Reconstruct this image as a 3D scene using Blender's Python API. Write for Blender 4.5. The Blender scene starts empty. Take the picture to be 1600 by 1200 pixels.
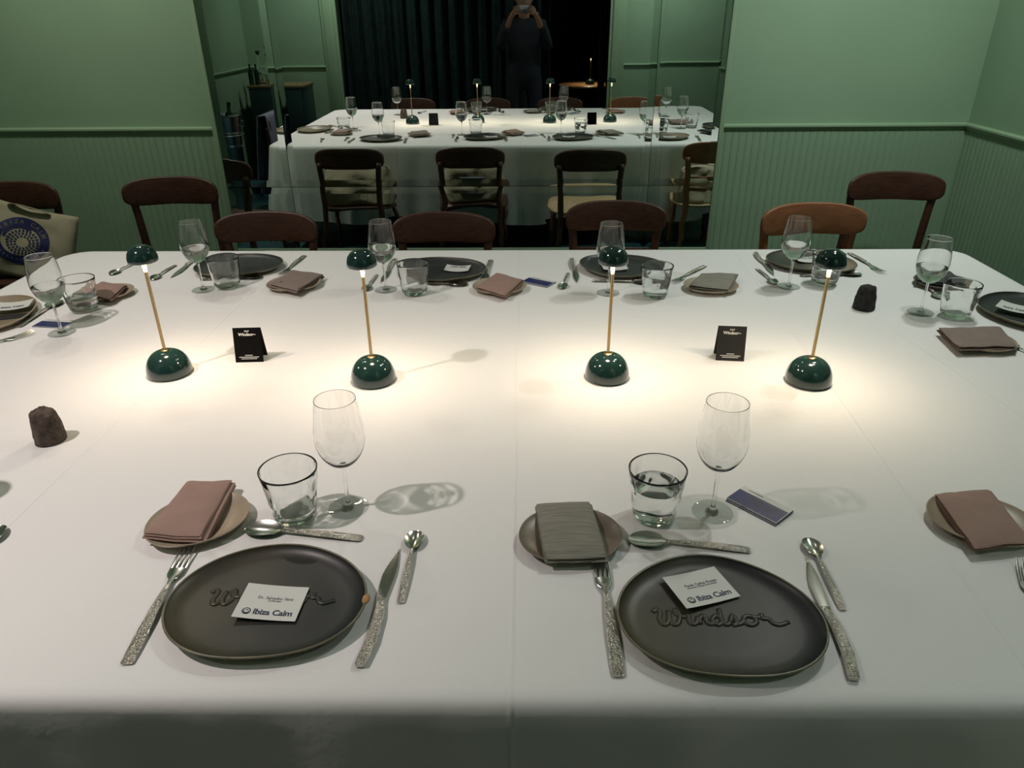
import bpy, bmesh, math, random
import numpy as np
from mathutils import Vector, Matrix, noise

random.seed(7)
SC = bpy.context.scene
COL = SC.collection
PI = math.pi

# ------------------------------------------------------------------ camera
F = 1151.3
PITCH, ROLL, YAW = .47065, -.00823, .01827
CH, TZ, D = 1.53, .76, 3.745      # camera height, table-top height, mirror wall distance

def cam_axes():
    cy, sy, cp, sp = math.cos(YAW), math.sin(YAW), math.cos(PITCH), math.sin(PITCH)
    right = np.array([cy, sy, 0.]); fwd = np.array([-sy*cp, cy*cp, -sp]); up = np.cross(right, fwd)
    cr, sr = math.cos(ROLL), math.sin(ROLL)
    return cr*right+sr*up, -sr*right+cr*up, fwd
RT, UP, FW = cam_axes()
cam = bpy.data.cameras.new('camera'); camo = bpy.data.objects.new('camera', cam); COL.objects.link(camo)
M = Matrix.Identity(4)
for i in range(3):
    M[i][0], M[i][1], M[i][2] = RT[i], UP[i], -FW[i]
M[2][3] = CH
camo.matrix_world = M
cam.sensor_fit = 'HORIZONTAL'; cam.sensor_width = 36; cam.lens = F/1600*36; cam.clip_start = .02
SC.camera = camo

# ------------------------------------------------------------------ world, exposure, ceiling spots, added wall fills
w = bpy.data.worlds.new('world'); SC.world = w; w.use_nodes = True
w.node_tree.nodes['Background'].inputs[0].default_value = (.02, .025, .02, 1)
w.node_tree.nodes['Background'].inputs[1].default_value = 1
SC.view_settings.view_transform = 'Standard'; SC.view_settings.look = 'None'
SC.view_settings.exposure = .12; SC.view_settings.gamma = 1; SC.view_settings.use_curve_mapping = False
SC.cycles.max_bounces = 16; SC.cycles.transparent_max_bounces = 32; SC.cycles.glossy_bounces = 6
SC.cycles.transmission_bounces = 14; SC.cycles.diffuse_bounces = 4
SC.cycles.caustics_refractive = True; SC.cycles.caustics_reflective = False
SC.cycles.sample_clamp_indirect = 4; SC.cycles.blur_glossy = .5

CEIL = 2.80
SPOTS = [  # x, y, aim x, aim y, watt, cone deg, colour
    (-1.62, .72, -1.10, 1.32, 112, 82, (1, .87, .83)),
    (-1.45, 2.75, -.9, 2.05, 18, 84, (1, .93, .82)),
    (1.25, 2.35, .75, 1.75, 17, 84, (1, .94, .82)),
    (0., 2.9, 0., 2.2, 4, 80, (1, .95, .86)),
    (1.15, 1.85, .62, 1.0, 32, 84, (.95, 1, .96)),
]
for (x, y, ax, ay, wt, cone, colr) in SPOTS:
    l = bpy.data.lights.new('ceiling_spot_light', 'SPOT'); l.energy = wt; l.color = colr
    l.spot_size = math.radians(cone); l.spot_blend = .9; l.shadow_soft_size = .035
    o = bpy.data.objects.new('ceiling_spot_light', l); COL.objects.link(o)
    o.location = (x, y, CEIL-.07)
    o.rotation_euler = (Vector((ax, ay, TZ))-o.location).to_track_quat('-Z', 'Y').to_euler()
LAMP_W = .75
WALL_FILL = [(-1.9, 2.9, 7.5, 20, (1, .98, .87)), (1.45, 2.6, 12, 22, (.94, 1, .96)), (-1.7, -.05, 8, -30, (.98, 1, .94)), (1.3, .0, 8, -30, (.95, 1, .96))]
for (x, y, wt, tilt, colr) in WALL_FILL:      # added fill lights, out of view, that brighten the green walls
    l = bpy.data.lights.new('added_wall_fill', 'AREA'); l.shape = 'DISK'; l.size = .16; l.energy = wt; l.color = colr
    l.spread = math.radians(130)
    o = bpy.data.objects.new('added_wall_fill', l); COL.objects.link(o); o.location = (x, y, CEIL-.06); o.rotation_euler = (math.radians(tilt), 0, 0)

# ------------------------------------------------------------------ pixel -> place
def ray(px, py):
    return RT*(px-800)-UP*(py-600)+FW*F
def at(px, py, z=TZ):
    r = ray(px, py); return Vector(np.array([0, 0, CH])+r*((z-CH)/r[2]))
def at_y(px, py, y):
    r = ray(px, py); return Vector(np.array([0, 0, CH])+r*(y/r[1]))

# ------------------------------------------------------------------ materials
def nodes(name):
    m = bpy.data.materials.new(name); m.use_nodes = True; nt = m.node_tree
    return m, nt, nt.nodes, nt.links, nt.nodes['Principled BSDF']
def mat(name, col, rough=.5, metal=0, var=0, scale=20, bump=0, bscale=None, col2=None, spec=.5, coat=0, coord='Object', stretch=None, detail=4, bdist=.002, emit=None, es=0):
    m, nt, N, L, b = nodes(name)
    b.inputs['Base Color'].default_value = (*col, 1); b.inputs['Roughness'].default_value = rough
    b.inputs['Metallic'].default_value = metal; b.inputs['Specular IOR Level'].default_value = spec
    b.inputs['Coat Weight'].default_value = coat; b.inputs['Coat Roughness'].default_value = .05
    tc = N.new('ShaderNodeTexCoord'); mp = N.new('ShaderNodeMapping'); L.new(tc.outputs[coord], mp.inputs[0])
    if stretch: mp.inputs['Scale'].default_value = stretch
    if var or col2:
        n = N.new('ShaderNodeTexNoise'); n.inputs['Scale'].default_value = scale; n.inputs['Detail'].default_value = detail
        L.new(mp.outputs[0], n.inputs['Vector'])
        r = N.new('ShaderNodeValToRGB'); L.new(n.outputs[0], r.inputs[0]); L.new(r.outputs[0], b.inputs['Base Color'])
        r.color_ramp.elements[0].position = .35; r.color_ramp.elements[1].position = .68
        if col2: c1, c2 = col, col2
        else: c1 = tuple(c*(1-var) for c in col); c2 = tuple(min(1, c*(1+var)) for c in col)
        r.color_ramp.elements[0].color = (*c1, 1); r.color_ramp.elements[1].color = (*c2, 1)
    if bump:
        n = N.new('ShaderNodeTexNoise'); n.inputs['Scale'].default_value = bscale or scale; n.inputs['Detail'].default_value = detail
        L.new(mp.outputs[0], n.inputs['Vector'])
        bp = N.new('ShaderNodeBump'); bp.inputs['Strength'].default_value = bump; bp.inputs['Distance'].default_value = bdist
        L.new(n.outputs[0], bp.inputs['Height']); L.new(bp.outputs[0], b.inputs['Normal'])
    if emit:
        b.inputs['Emission Color'].default_value = (*emit, 1); b.inputs['Emission Strength'].default_value = es
    return m

def real_glass(name, tint, ior=1.5):
    m, nt, N, L, b = nodes(name)
    b.inputs['Base Color'].default_value = (*tint, 1); b.inputs['Transmission Weight'].default_value = 1
    b.inputs['IOR'].default_value = ior; b.inputs['Roughness'].default_value = 0
    return m
def glass_mat(name, refr, tint=(.97, .985, .98), edge=(.30, .34, .33), ior=1.5, e0=.72, rough=0., bump=0, bscale=60, gboost=1.):
    """Glass walls: clear when seen face on, darker towards grazing, fresnel reflection, a share of real refraction."""
    m, nt, N, L, b = nodes(name); N.remove(b)
    out = [n for n in N if n.type == 'OUTPUT_MATERIAL'][0]
    lw = N.new('ShaderNodeLayerWeight'); lw.inputs[0].default_value = .5
    cr = N.new('ShaderNodeValToRGB'); L.new(lw.outputs['Facing'], cr.inputs[0])
    cr.color_ramp.elements[0].position = e0; cr.color_ramp.elements[0].color = (*tint, 1)
    cr.color_ramp.elements[1].position = .985; cr.color_ramp.elements[1].color = (*edge, 1)
    tr = N.new('ShaderNodeBsdfTransparent'); L.new(cr.outputs[0], tr.inputs[0])
    base = tr.outputs[0]
    nrm = None
    if bump:
        tc = N.new('ShaderNodeTexCoord'); n = N.new('ShaderNodeTexNoise'); n.inputs['Scale'].default_value = bscale
        n.inputs['Detail'].default_value = 1
        L.new(tc.outputs['Object'], n.inputs['Vector']); bp = N.new('ShaderNodeBump'); bp.inputs['Strength'].default_value = bump
        bp.inputs['Distance'].default_value = .004; L.new(n.outputs[0], bp.inputs['Height']); nrm = bp.outputs[0]
    if refr:
        rf = N.new('ShaderNodeBsdfRefraction'); rf.inputs['IOR'].default_value = ior; rf.inputs['Roughness'].default_value = rough
        rf.inputs[0].default_value = (*tint, 1)
        if nrm: L.new(nrm, rf.inputs['Normal'])
        mx = N.new('ShaderNodeMixShader'); mx.inputs[0].default_value = refr
        L.new(tr.outputs[0], mx.inputs[1]); L.new(rf.outputs[0], mx.inputs[2]); base = mx.outputs[0]
    gl = N.new('ShaderNodeBsdfGlossy'); gl.inputs['Roughness'].default_value = .0
    if nrm: L.new(nrm, gl.inputs['Normal'])
    pw = N.new('ShaderNodeMath'); pw.operation = 'POWER'; pw.inputs[1].default_value = 5; L.new(lw.outputs['Facing'], pw.inputs[0])   # Schlick's fresnel
    mu = N.new('ShaderNodeMath'); mu.operation = 'MULTIPLY_ADD'; mu.inputs[1].default_value = .7*gboost; mu.inputs[2].default_value = ((ior-1)/(ior+1))**2*gboost; mu.use_clamp = True
    L.new(pw.outputs[0], mu.inputs[0])
    m2 = N.new('ShaderNodeMixShader'); L.new(mu.outputs[0], m2.inputs[0]); L.new(base, m2.inputs[1]); L.new(gl.outputs[0], m2.inputs[2])
    L.new(m2.outputs[0], out.inputs[0])
    return m

GREEN = (.25, .375, .245)
M_ = {}
M_['wall'] = mat('green_wall_paint', GREEN, .55, var=.03, scale=3, bump=.08, bscale=300)
M_['wood_green'] = mat('green_panel_paint', (.24, .355, .235), .42, var=.04, scale=5)
M_['rail'] = mat('green_trim_paint', (.27, .39, .25), .35)
M_['floor'] = mat('dark_teal_floor', (.012, .05, .06), .35, var=.3, scale=3)
M_['grout'] = mat('floor_joint', (.006, .012, .014), .6)
M_['ceil'] = mat('ceiling_paint', (.45, .52, .46), .8)
M_['dark'] = mat('dark_room', (.006, .009, .009), .8)
M_['curtain'] = mat('curtain_velvet', (.008, .032, .029), .9, var=.3, scale=10)
M_['mirror'] = mat('mirror_glass', (.80, .87, .84), 0, 1)
M_['seam'] = mat('mirror_edge', (.03, .06, .05), .2, .3)
M_['wood'] = mat('walnut_wood', (.050, .018, .012), .40, scale=14, col2=(.082, .032, .021), stretch=(1, 8, 8), bump=.1, bscale=30)
M_['wood_light'] = mat('orange_brown_wood', (.24, .088, .038), .38, scale=10, col2=(.31, .122, .057), stretch=(1, 8, 8), bump=.1, bscale=30)  # lighter, more orange brown than the walnut
M_['cane'] = mat('cane_seat', (.42, .30, .16), .6, var=.2, scale=120, bump=.4, bscale=200)
M_['green_enamel'] = mat('dark_green_enamel', (.012, .036, .032), .12, coat=.6, spec=.5)
M_['brass'] = mat('brushed_brass', (.45, .33, .16), .32, 1)
M_['lens'] = mat('lamp_lens', (1, .85, .6), .4, emit=(1, .72, .38), es=26)
M_['glow'] = mat('painted_pole_glow', (1, .85, .55), .4, emit=(1, .78, .36), es=1.05)  # emission standing in for lamplight on the pole top
M_['steel'] = mat('polished_steel', (.70, .70, .67), .2, 1)
M_['hammer'] = mat('hammered_steel', (.78, .73, .66), .2, 1, bump=1., bscale=300, detail=2, bdist=.006)
M_['tag_black'] = mat('matt_black_card', (.012, .011, .012), .55)
M_['white_ink'] = mat('white_print', (.75, .75, .73), .6)
M_['ink'] = mat('grey_print', (.10, .11, .13), .6)
M_['navy_ink'] = mat('navy_print', (.015, .025, .075), .5)
M_['card'] = mat('white_card', (.66, .67, .64), .5)
M_['navy'] = mat('navy_gloss_card', (.018, .026, .12), .45)
M_['lava'] = mat('black_lava_stone', (.022, .022, .022), .9, var=.5, scale=90, bump=1., bscale=170)
M_['lava_brown'] = mat('brown_lava_stone', (.085, .062, .048), .9, var=.45, scale=80, bump=1., bscale=150)
M_['pink'] = mat('dusty_pink_linen', (.33, .215, .18), .85, var=.05, scale=30, bump=.5, bscale=500)
M_['taupe'] = mat('taupe_linen', (.235, .18, .155), .85, var=.06, scale=30, bump=.5, bscale=500)
M_['grey'] = mat('grey_green_linen', (.20, .20, .165), .85, scale=60, col2=(.30, .285, .235), stretch=(.25, 5, 2), bump=.5, bscale=500)
M_['slate'] = mat('charcoal_linen', (.06, .065, .065), .85, var=.08, scale=30, bump=.5, bscale=500)
M_['canvas'] = mat('cream_canvas', (.36, .32, .215), .85, var=.05, scale=20, bump=.4, bscale=300)
M_['logo_blue'] = mat('blue_screen_print', (.006, .010, .075), .7)
M_['wineglass'] = real_glass('wine_glass', (1, 1, 1))
M_['tumblerglass'] = real_glass('pressed_glass', (.99, 1, .997), 1.48)
M_['footglass'] = glass_mat('thin_foot_glass', 0, tint=(.95, .96, .955), edge=(.3, .34, .33), e0=.75, gboost=1.6)
M_['water'] = real_glass('water', (.99, 1, 1), 1.33)
M_['skin'] = mat('skin', (.34, .17, .11), .5)
M_['navy_cloth'] = mat('navy_jacket', (.0035, .005, .012), .8)
M_['trouser'] = mat('dark_trousers', (.003, .0035, .005), .8)
M_['hair'] = mat('dark_hair', (.02, .014, .01), .6)
M_['phone'] = mat('silver_phone_body', (.22, .23, .24), .25, .6)
M_['black'] = mat('black_plastic', (.01, .01, .01), .3)
M_['cab'] = mat('dark_green_cabinet_paint', (.012, .035, .036), .4)
M_['cab_top'] = mat('oak_cabinet_top', (.22, .16, .08), .5, var=.15, scale=20)
M_['bottle'] = mat('dark_bottle_glass', (.008, .018, .012), .08)
M_['bucket'] = mat('ice_bucket_steel', (.5, .53, .54), .2, 1)
M_['bucket_stand'] = mat('teal_steel_column', (.16, .25, .26), .3, .8)
M_['jacket'] = mat('blue_grey_jacket', (.13, .15, .21), .8, var=.1, scale=20)
M_['terracotta'] = mat('raw_clay_chip', (.42, .24, .10), .8)
M_['table_wood'] = mat('table_board', (.20, .12, .06), .6)
M_['round_wood'] = mat('round_table_oak', (.42, .22, .09), .4)

def glaze(name, c1, c2, c3):
    m, nt, N, L, b = nodes(name)
    tc = N.new('ShaderNodeTexCoord'); sx = N.new('ShaderNodeSeparateXYZ'); L.new(tc.outputs['Object'], sx.inputs[0])
    n = N.new('ShaderNodeTexNoise'); n.inputs['Scale'].default_value = 9; n.inputs['Detail'].default_value = 6; L.new(tc.outputs['Object'], n.inputs['Vector'])
    ma = N.new('ShaderNodeMath'); ma.operation = 'MULTIPLY_ADD'; ma.inputs[1].default_value = 2.6; L.new(sx.outputs[0], ma.inputs[0]); L.new(n.outputs[0], ma.inputs[2])
    r = N.new('ShaderNodeValToRGB'); L.new(ma.outputs[0], r.inputs[0])
    r.color_ramp.elements[0].position = .15; r.color_ramp.elements[0].color = (*c1, 1)
    r.color_ramp.elements[1].position = .85; r.color_ramp.elements[1].color = (*c3, 1)
    e = r.color_ramp.elements.new(.48); e.color = (*c2, 1)
    L.new(r.outputs[0], b.inputs['Base Color'])
    b.inputs['Roughness'].default_value = .42; b.inputs['Specular IOR Level'].default_value = .5
    n2 = N.new('ShaderNodeTexNoise'); n2.inputs['Scale'].default_value = 45; n2.inputs['Detail'].default_value = 5; L.new(tc.outputs['Object'], n2.inputs['Vector'])
    bp = N.new('ShaderNodeBump'); bp.inputs['Strength'].default_value = .25; bp.inputs['Distance'].default_value = .001; L.new(n2.outputs[0], bp.inputs['Height']); L.new(bp.outputs[0], b.inputs['Normal'])
    return m
M_['glaze_dark'] = glaze('dark_olive_glaze', (.060, .052, .030), (.034, .032, .025), (.016, .018, .020))
M_['glaze_slate'] = glaze('slate_glaze', (.040, .042, .040), (.030, .032, .032), (.020, .023, .025))
M_['glaze_tan'] = glaze('tan_glaze', (.22, .17, .11), (.20, .165, .11), (.24, .20, .13))
M_['glaze_half'] = glaze('half_tan_glaze', (.035, .038, .032), (.07, .065, .05), (.28, .22, .16))
M_['rim'] = mat('plate_rim_glaze', (.16, .145, .095), .35, var=.25, scale=30)
M_['rim_tan'] = mat('tan_rim_glaze', (.42, .34, .23), .35, var=.15, scale=30)
M_['side_glaze'] = mat('beige_side_glaze', (.36, .29, .215), .35, var=.18, scale=14)
M_['side_dark'] = mat('dark_beige_side_glaze', (.17, .14, .105), .35, var=.25, scale=14)

def cloth_mat():
    m, nt, N, L, b = nodes('white_tablecloth_linen')
    b.inputs['Base Color'].default_value = (.80, .80, .79, 1); b.inputs['Roughness'].default_value = .8
    b.inputs['Sheen Weight'].default_value = .08
    tc = N.new('ShaderNodeTexCoord'); sx = N.new('ShaderNodeSeparateXYZ'); L.new(tc.outputs['Object'], sx.inputs[0])
    n = N.new('ShaderNodeTexNoise'); n.inputs['Scale'].default_value = 3.5; n.inputs['Detail'].default_value = 6; n.inputs['Roughness'].default_value = .6
    L.new(tc.outputs['Object'], n.inputs['Vector'])
    acc = None
    def add(v):
        nonlocal acc
        if acc is None: acc = v; return
        a = N.new('ShaderNodeMath'); a.operation = 'ADD'; L.new(acc, a.inputs[0]); L.new(v, a.inputs[1]); acc = a.outputs[0]
    s = N.new('ShaderNodeMath'); s.operation = 'MULTIPLY'; s.inputs[1].default_value = 1.4; L.new(n.outputs[0], s.inputs[0]); add(s.outputs[0])
    for axis, c, slope in ((0, -.017, 0), (0, 1.219, -.13), (0, .62, .05), (0, -.90, .03)):
        # ironed fold: a thin ridge along a line  coord + slope*other = c
        k = N.new('ShaderNodeMath'); k.operation = 'MULTIPLY_ADD'; k.inputs[1].default_value = -slope
        L.new(sx.outputs[1-axis], k.inputs[0]); L.new(sx.outputs[axis], k.inputs[2])
        d = N.new('ShaderNodeMath'); d.operation = 'SUBTRACT'; d.inputs[1].default_value = c; L.new(k.outputs[0], d.inputs[0])
        a = N.new('ShaderNodeMath'); a.operation = 'ABSOLUTE'; L.new(d.outputs[0], a.inputs[0])
        r = N.new('ShaderNodeMapRange'); r.interpolation_type = 'SMOOTHSTEP'
        r.inputs[1].default_value = 0; r.inputs[2].default_value = .006; r.inputs[3].default_value = .35; r.inputs[4].default_value = 0
        L.new(a.outputs[0], r.inputs[0]); add(r.outputs[0])
    bp = N.new('ShaderNodeBump'); bp.inputs['Strength'].default_value = .75; bp.inputs['Distance'].default_value = .004
    L.new(acc, bp.inputs['Height']); L.new(bp.outputs[0], b.inputs['Normal'])
    return m
M_['cloth'] = cloth_mat()

def mirror_wavy():
    m, nt, N, L, b = nodes('uneven_mirror_glass')
    b.inputs['Base Color'].default_value = (.78, .86, .84, 1); b.inputs['Metallic'].default_value = 1; b.inputs['Roughness'].default_value = 0
    tc = N.new('ShaderNodeTexCoord'); mp = N.new('ShaderNodeMapping'); mp.inputs['Scale'].default_value = (1.2, 1, 3.5); L.new(tc.outputs['Object'], mp.inputs[0])
    n = N.new('ShaderNodeTexNoise'); n.inputs['Scale'].default_value = 3.2; n.inputs['Detail'].default_value = 0; L.new(mp.outputs[0], n.inputs['Vector'])
    bp = N.new('ShaderNodeBump'); bp.inputs['Strength'].default_value = .35; bp.inputs['Distance'].default_value = .006
    L.new(n.outputs[0], bp.inputs['Height']); L.new(bp.outputs[0], b.inputs['Normal'])
    return m
M_['mirror_wavy'] = mirror_wavy()

# ------------------------------------------------------------------ mesh helpers
def to_mesh(bm, name, m, smooth=True):
    me = bpy.data.meshes.new(name)
    bmesh.ops.recalc_face_normals(bm, faces=bm.faces[:])
    bm.to_mesh(me); bm.free()
    me.materials.append(M_[m] if isinstance(m, str) else m)
    if smooth:
        for p in me.polygons: p.use_smooth = True
    return me
def sharp(me, deg=35):
    me.set_sharp_from_angle(angle=math.radians(deg)); return me
def box(bm, x0, x1, y0, y1, z0, z1, bev=0, mtx=None):
    vs = [bm.verts.new((x, y, z)) for x in (x0, x1) for y in (y0, y1) for z in (z0, z1)]
    idx = [(0, 1, 3, 2), (4, 6, 7, 5), (0, 4, 5, 1), (2, 3, 7, 6), (0, 2, 6, 4), (1, 5, 7, 3)]
    fs = [bm.faces.new([vs[i] for i in f]) for f in idx]
    geom = vs
    if bev:
        es = list({e for f in fs for e in f.edges})
        r = bmesh.ops.bevel(bm, geom=es, offset=bev, segments=2, affect='EDGES', profile=.5)
        geom = list({v for f in r['faces'] for v in f.verts} | {v for v in vs if v.is_valid})
    if mtx: bmesh.ops.transform(bm, matrix=mtx, verts=geom)
    return geom
def box_mesh(name, m, *a, **k):
    bm = bmesh.new(); box(bm, *a, **k); return sharp(to_mesh(bm, name, m))
def lathe(bm, prof, seg=32, fn=None, c=(0, 0)):
    rings = []
    for j, (r, z) in enumerate(prof):
        if r < 1e-6: rings.append([bm.verts.new((c[0], c[1], z))]); continue
        ring = []
        for i in range(seg):
            t = 2*PI*i/seg; rr = r*(fn(t, z, j) if fn else 1)
            ring.append(bm.verts.new((c[0]+rr*math.cos(t), c[1]+rr*math.sin(t), z)))
        rings.append(ring)
    for a, b in zip(rings, rings[1:]):
        n = max(len(a), len(b))
        for i in range(n):
            k = (i+1) % n
            if len(a) == 1 and len(b) == 1: continue
            if len(a) == 1: bm.faces.new((a[0], b[i], b[k]))
            elif len(b) == 1: bm.faces.new((a[i], b[0], a[k]))
            else: bm.faces.new((a[i], b[i], b[k], a[k]))
    return rings
def lathe_mesh(name, m, prof, seg=32, fn=None, ang=50):
    bm = bmesh.new(); lathe(bm, prof, seg, fn); return sharp(to_mesh(bm, name, m), ang)
def tube(bm, pts, r, seg=8, cap=True, flat=1.):
    rings = []; pts = [Vector(p) for p in pts]
    for i, p in enumerate(pts):
        t = (pts[min(i+1, len(pts)-1)]-pts[max(i-1, 0)]).normalized()
        up = Vector((0, 0, 1)) if abs(t.z) < .95 else Vector((0, 1, 0))
        a = t.cross(up).normalized(); b = a.cross(t).normalized()
        rr = r[i] if isinstance(r, (list, tuple)) else r
        rings.append([bm.verts.new(p+a*math.cos(2*PI*k/seg)*rr+b*math.sin(2*PI*k/seg)*rr*flat) for k in range(seg)])
    for A, B in zip(rings, rings[1:]):
        for k in range(seg): bm.faces.new((A[k], A[(k+1) % seg], B[(k+1) % seg], B[k]))
    if cap: bm.faces.new(rings[0][::-1]); bm.faces.new(rings[-1])
def skin_loops(bm, loops, close=True, capa=False, capb=False):
    L = [[bm.verts.new(p) for p in l] for l in loops]
    n = len(L[0])
    for A, B in zip(L, L[1:]):
        for k in range(n if close else n-1): bm.faces.new((A[k], A[(k+1) % n], B[(k+1) % n], B[k]))
    if capa: bm.faces.new(L[0][::-1])
    if capb: bm.faces.new(L[-1])
    return L
def catmull(pts, n=6):
    out = []; P = [Vector(p) for p in pts]; P = [2*P[0]-P[1]]+P+[2*P[-1]-P[-2]]
    for i in range(1, len(P)-2):
        for k in range(n):
            t = k/n; p0, p1, p2, p3 = P[i-1:i+3]
            out.append(.5*((2*p1)+(p2-p0)*t+(2*p0-5*p1+4*p2-p3)*t*t+(3*p1-p0-3*p2+p3)*t**3))
    out.append(P[-2]); return out

# ------------------------------------------------------------------ object helpers
def tag(o, label=None, cat=None, group=None, kind=None):
    if label: o['label'] = label
    if cat: o['category'] = cat
    if group: o['group'] = group
    if kind: o['kind'] = kind
    return o
def link(name, data, parent=None, loc=None, rot=None):
    o = bpy.data.objects.new(name, data); COL.objects.link(o)
    if parent: o.parent = parent
    if loc is not None: o.location = loc
    if rot is not None: o.rotation_euler = rot
    return o
def struct(name, me, **k):
    return tag(link(name, me, **k), kind='structure')
# a prototype is (thing_name, [(part_name, mesh, parent_index or None, label or None), ...]); one mesh and no parts when thing itself is a mesh
def inst(proto, loc, rz=0, scale=1, label=None, cat=None, group=None, rot=None):
    name, parts = proto[0], proto[1]
    if isinstance(parts, bpy.types.Mesh): root = link(name, parts); rows = proto[2] if len(proto) > 2 else []
    else: root = link(name, None); root.empty_display_size = .05; rows = parts
    objs = []
    for (pn, me, par, lab) in rows:
        o = link(pn, me, root if par is None else objs[par]); objs.append(o)
        if lab: o['label'] = lab
    root.location = loc; root.rotation_euler = rot or (0, 0, rz)
    root.scale = (scale,)*3 if isinstance(scale, (int, float)) else scale
    return tag(root, label, cat, group)
def text_mesh(s, size, m, extrude=.0002, bold=0, shear=0, align='CENTER', spacing=1.):
    cu = bpy.data.curves.new('print', 'FONT'); cu.body = s; cu.size = size; cu.extrude = extrude; cu.align_x = align; cu.align_y = 'CENTER'
    cu.offset = bold; cu.shear = shear; cu.resolution_u = 3; cu.space_character = spacing
    o = bpy.data.objects.new('print', cu); COL.objects.link(o)
    dg = bpy.context.evaluated_depsgraph_get(); me = bpy.data.meshes.new_from_object(o.evaluated_get(dg))
    bpy.data.objects.remove(o); bpy.data.curves.remove(cu)
    me.materials.clear(); me.materials.append(M_[m]); return me

# ================================================================== ROOM
XL, XR, YB = -2.80, 2.125, -.70
FLOOR_X0, FLOOR_X1, FLOOR_Y0 = XL, 3.4, -3.3
struct('floor', box_mesh('floor', 'grout', FLOOR_X0-.1, FLOOR_X1+.1, FLOOR_Y0, D+.1, -.1, -.006))
fl = bpy.data.objects['floor']
tile = box_mesh('floor_tile', 'floor', -.148, .148, -.148, .148, -.006, 0)
ct = 0
for j in range(13):
    for i in range(17):
        x, y = -2.65+i*.3, 3.58-j*.3
        if x > FLOOR_X1-.1 or (x > XR-.1 and y > .2): continue
        link('floor_tile', tile, fl, (x, y, 0)); ct += 1
struct('ceiling', box_mesh('ceiling', 'ceil', FLOOR_X0-.1, FLOOR_X1+.1, FLOOR_Y0, D+.1, CEIL, CEIL+.1))

RZ = 1.0
struct('wall_back', box_mesh('wall_back', 'wall', XL-.1, XR+.1, D+.008, D+.12, 0, CEIL))
struct('wall_left', box_mesh('wall_left', 'wall', XL-.12, XL-.008, FLOOR_Y0, D+.12, 0, CEIL))
struct('wall_right', box_mesh('wall_right', 'wall', XR+.008, XR+.12, .15, D+.12, 0, CEIL))
struct('wall_side_far', box_mesh('wall_side_far', 'wall', FLOOR_X1, FLOOR_X1+.1, FLOOR_Y0, .27, 0, CEIL))
struct('wall_return', box_mesh('wall_return', 'wall', XR+.12, FLOOR_X1, .15, .27, 0, CEIL))
# beadboard planks, each its own piece
PW = .034
def plank_mesh():
    bm = bmesh.new(); w2, t = PW/2, .008
    prof = [(-w2, .0), (-w2, t-.0022), (-w2+.0018, t-.0002), (-w2+.0045, t+.0006), (-w2+.0072, t-.0002), (-w2+.0082, t-.0012), (-w2+.0095, t), (w2-.0015, t), (w2, t-.0022), (w2, 0)]
    skin_loops(bm, [[(x, -y, 0) for x, y in prof], [(x, -y, RZ) for x, y in prof]])
    return sharp(to_mesh(bm, 'beadboard_plank', 'wood_green'), 20)
plank = plank_mesh()
MX0, MX1, MZ0 = -1.49, .937, .428
def planks(wall, p0, d, n, rz, skip=lambda x: False):
    wo = bpy.data.objects[wall]
    for i in range(n):
        p = Vector(p0)+Vector(d)*PW*(i+.5)
        o = link('beadboard_plank', plank, wo, p, (0, 0, rz))
nb = int((XR-XL)/PW)
planks('wall_back', (XL, D+.008, 0), (1, 0, 0), nb+1, 0)
planks('wall_right', (XR+.008, D, 0), (0, -1, 0), int((D-.15)/PW), -PI/2)
lw = 100
planks('wall_left', (XL-.008, D, 0), (0, -1, 0), lw, PI/2)
# chair rails: cap with a cove under it
def rail_mesh(L):
    prof = [(0, 0), (.011, 0), (.013, .006), (.018, .012), (.024, .016), (.024, .024), (.018, .028), (0, .030)]
    bm = bmesh.new(); skin_loops(bm, [[(0, -y, z) for y, z in prof], [(L, -y, z) for y, z in prof]], capa=True, capb=True)
    return sharp(to_mesh(bm, 'chair_rail', 'rail'), 25)
struct('trim_1', rail_mesh(XR-XL), loc=(XL, D+.008, RZ))
struct('trim_2', rail_mesh(D-.15), loc=(XR+.008, D, RZ), rot=(0, 0, -PI/2))
struct('trim_3', rail_mesh(D-YB), loc=(XL-.008, YB, RZ), rot=(0, 0, PI/2))
# wall behind the photographer, with the curtained opening
OX0, OX1, OZ = -1.86, .85, 2.35
def wall_with_hole():
    bm = bmesh.new()
    box(bm, XL-.008, OX0, YB-.15, YB, 0, CEIL); box(bm, OX1, FLOOR_X1, YB-.15, YB, 0, CEIL); box(bm, OX0, OX1, YB-.15, YB, OZ, CEIL)
    return sharp(to_mesh(bm, 'wall_front', 'wall'))
struct('wall_front', wall_with_hole())
struct('trim_4', rail_mesh(OX0-.16-XL), loc=(OX0-.16, YB, RZ), rot=(0, 0, PI))
struct('trim_5', rail_mesh(FLOOR_X1-OX1-.16), loc=(FLOOR_X1, YB, RZ), rot=(0, 0, PI))
def panel_mesh(L):
    return box_mesh('wainscot_panel', 'wood_green', 0, L, YB, YB+.008, 0, RZ)
for a, b in ((XL, OX0-.16), (OX1+.16, FLOOR_X1)):
    o = link('wainscot_panel', panel_mesh(b-a), bpy.data.objects['wall_front'], (a, 0, 0))
def casing():
    bm = bmesh.new()
    for x0, x1 in ((OX0-.16, OX0), (OX1, OX1+.16)):
        box(bm, x0, x1, YB-.16, YB+.02, 0, OZ+.16, .004)
        box(bm, x0+.03, x1-.03, YB+.018, YB+.034, .1, OZ+.1, .004)
        box(bm, x0-.005, x1+.005, YB-.1, YB+.03, 0, .12, .004)
    box(bm, OX0, OX1, YB-.16, YB+.02, OZ, OZ+.16, .004)
    return sharp(to_mesh(bm, 'trim_6', 'rail'))
struct('trim_6', casing())
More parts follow.
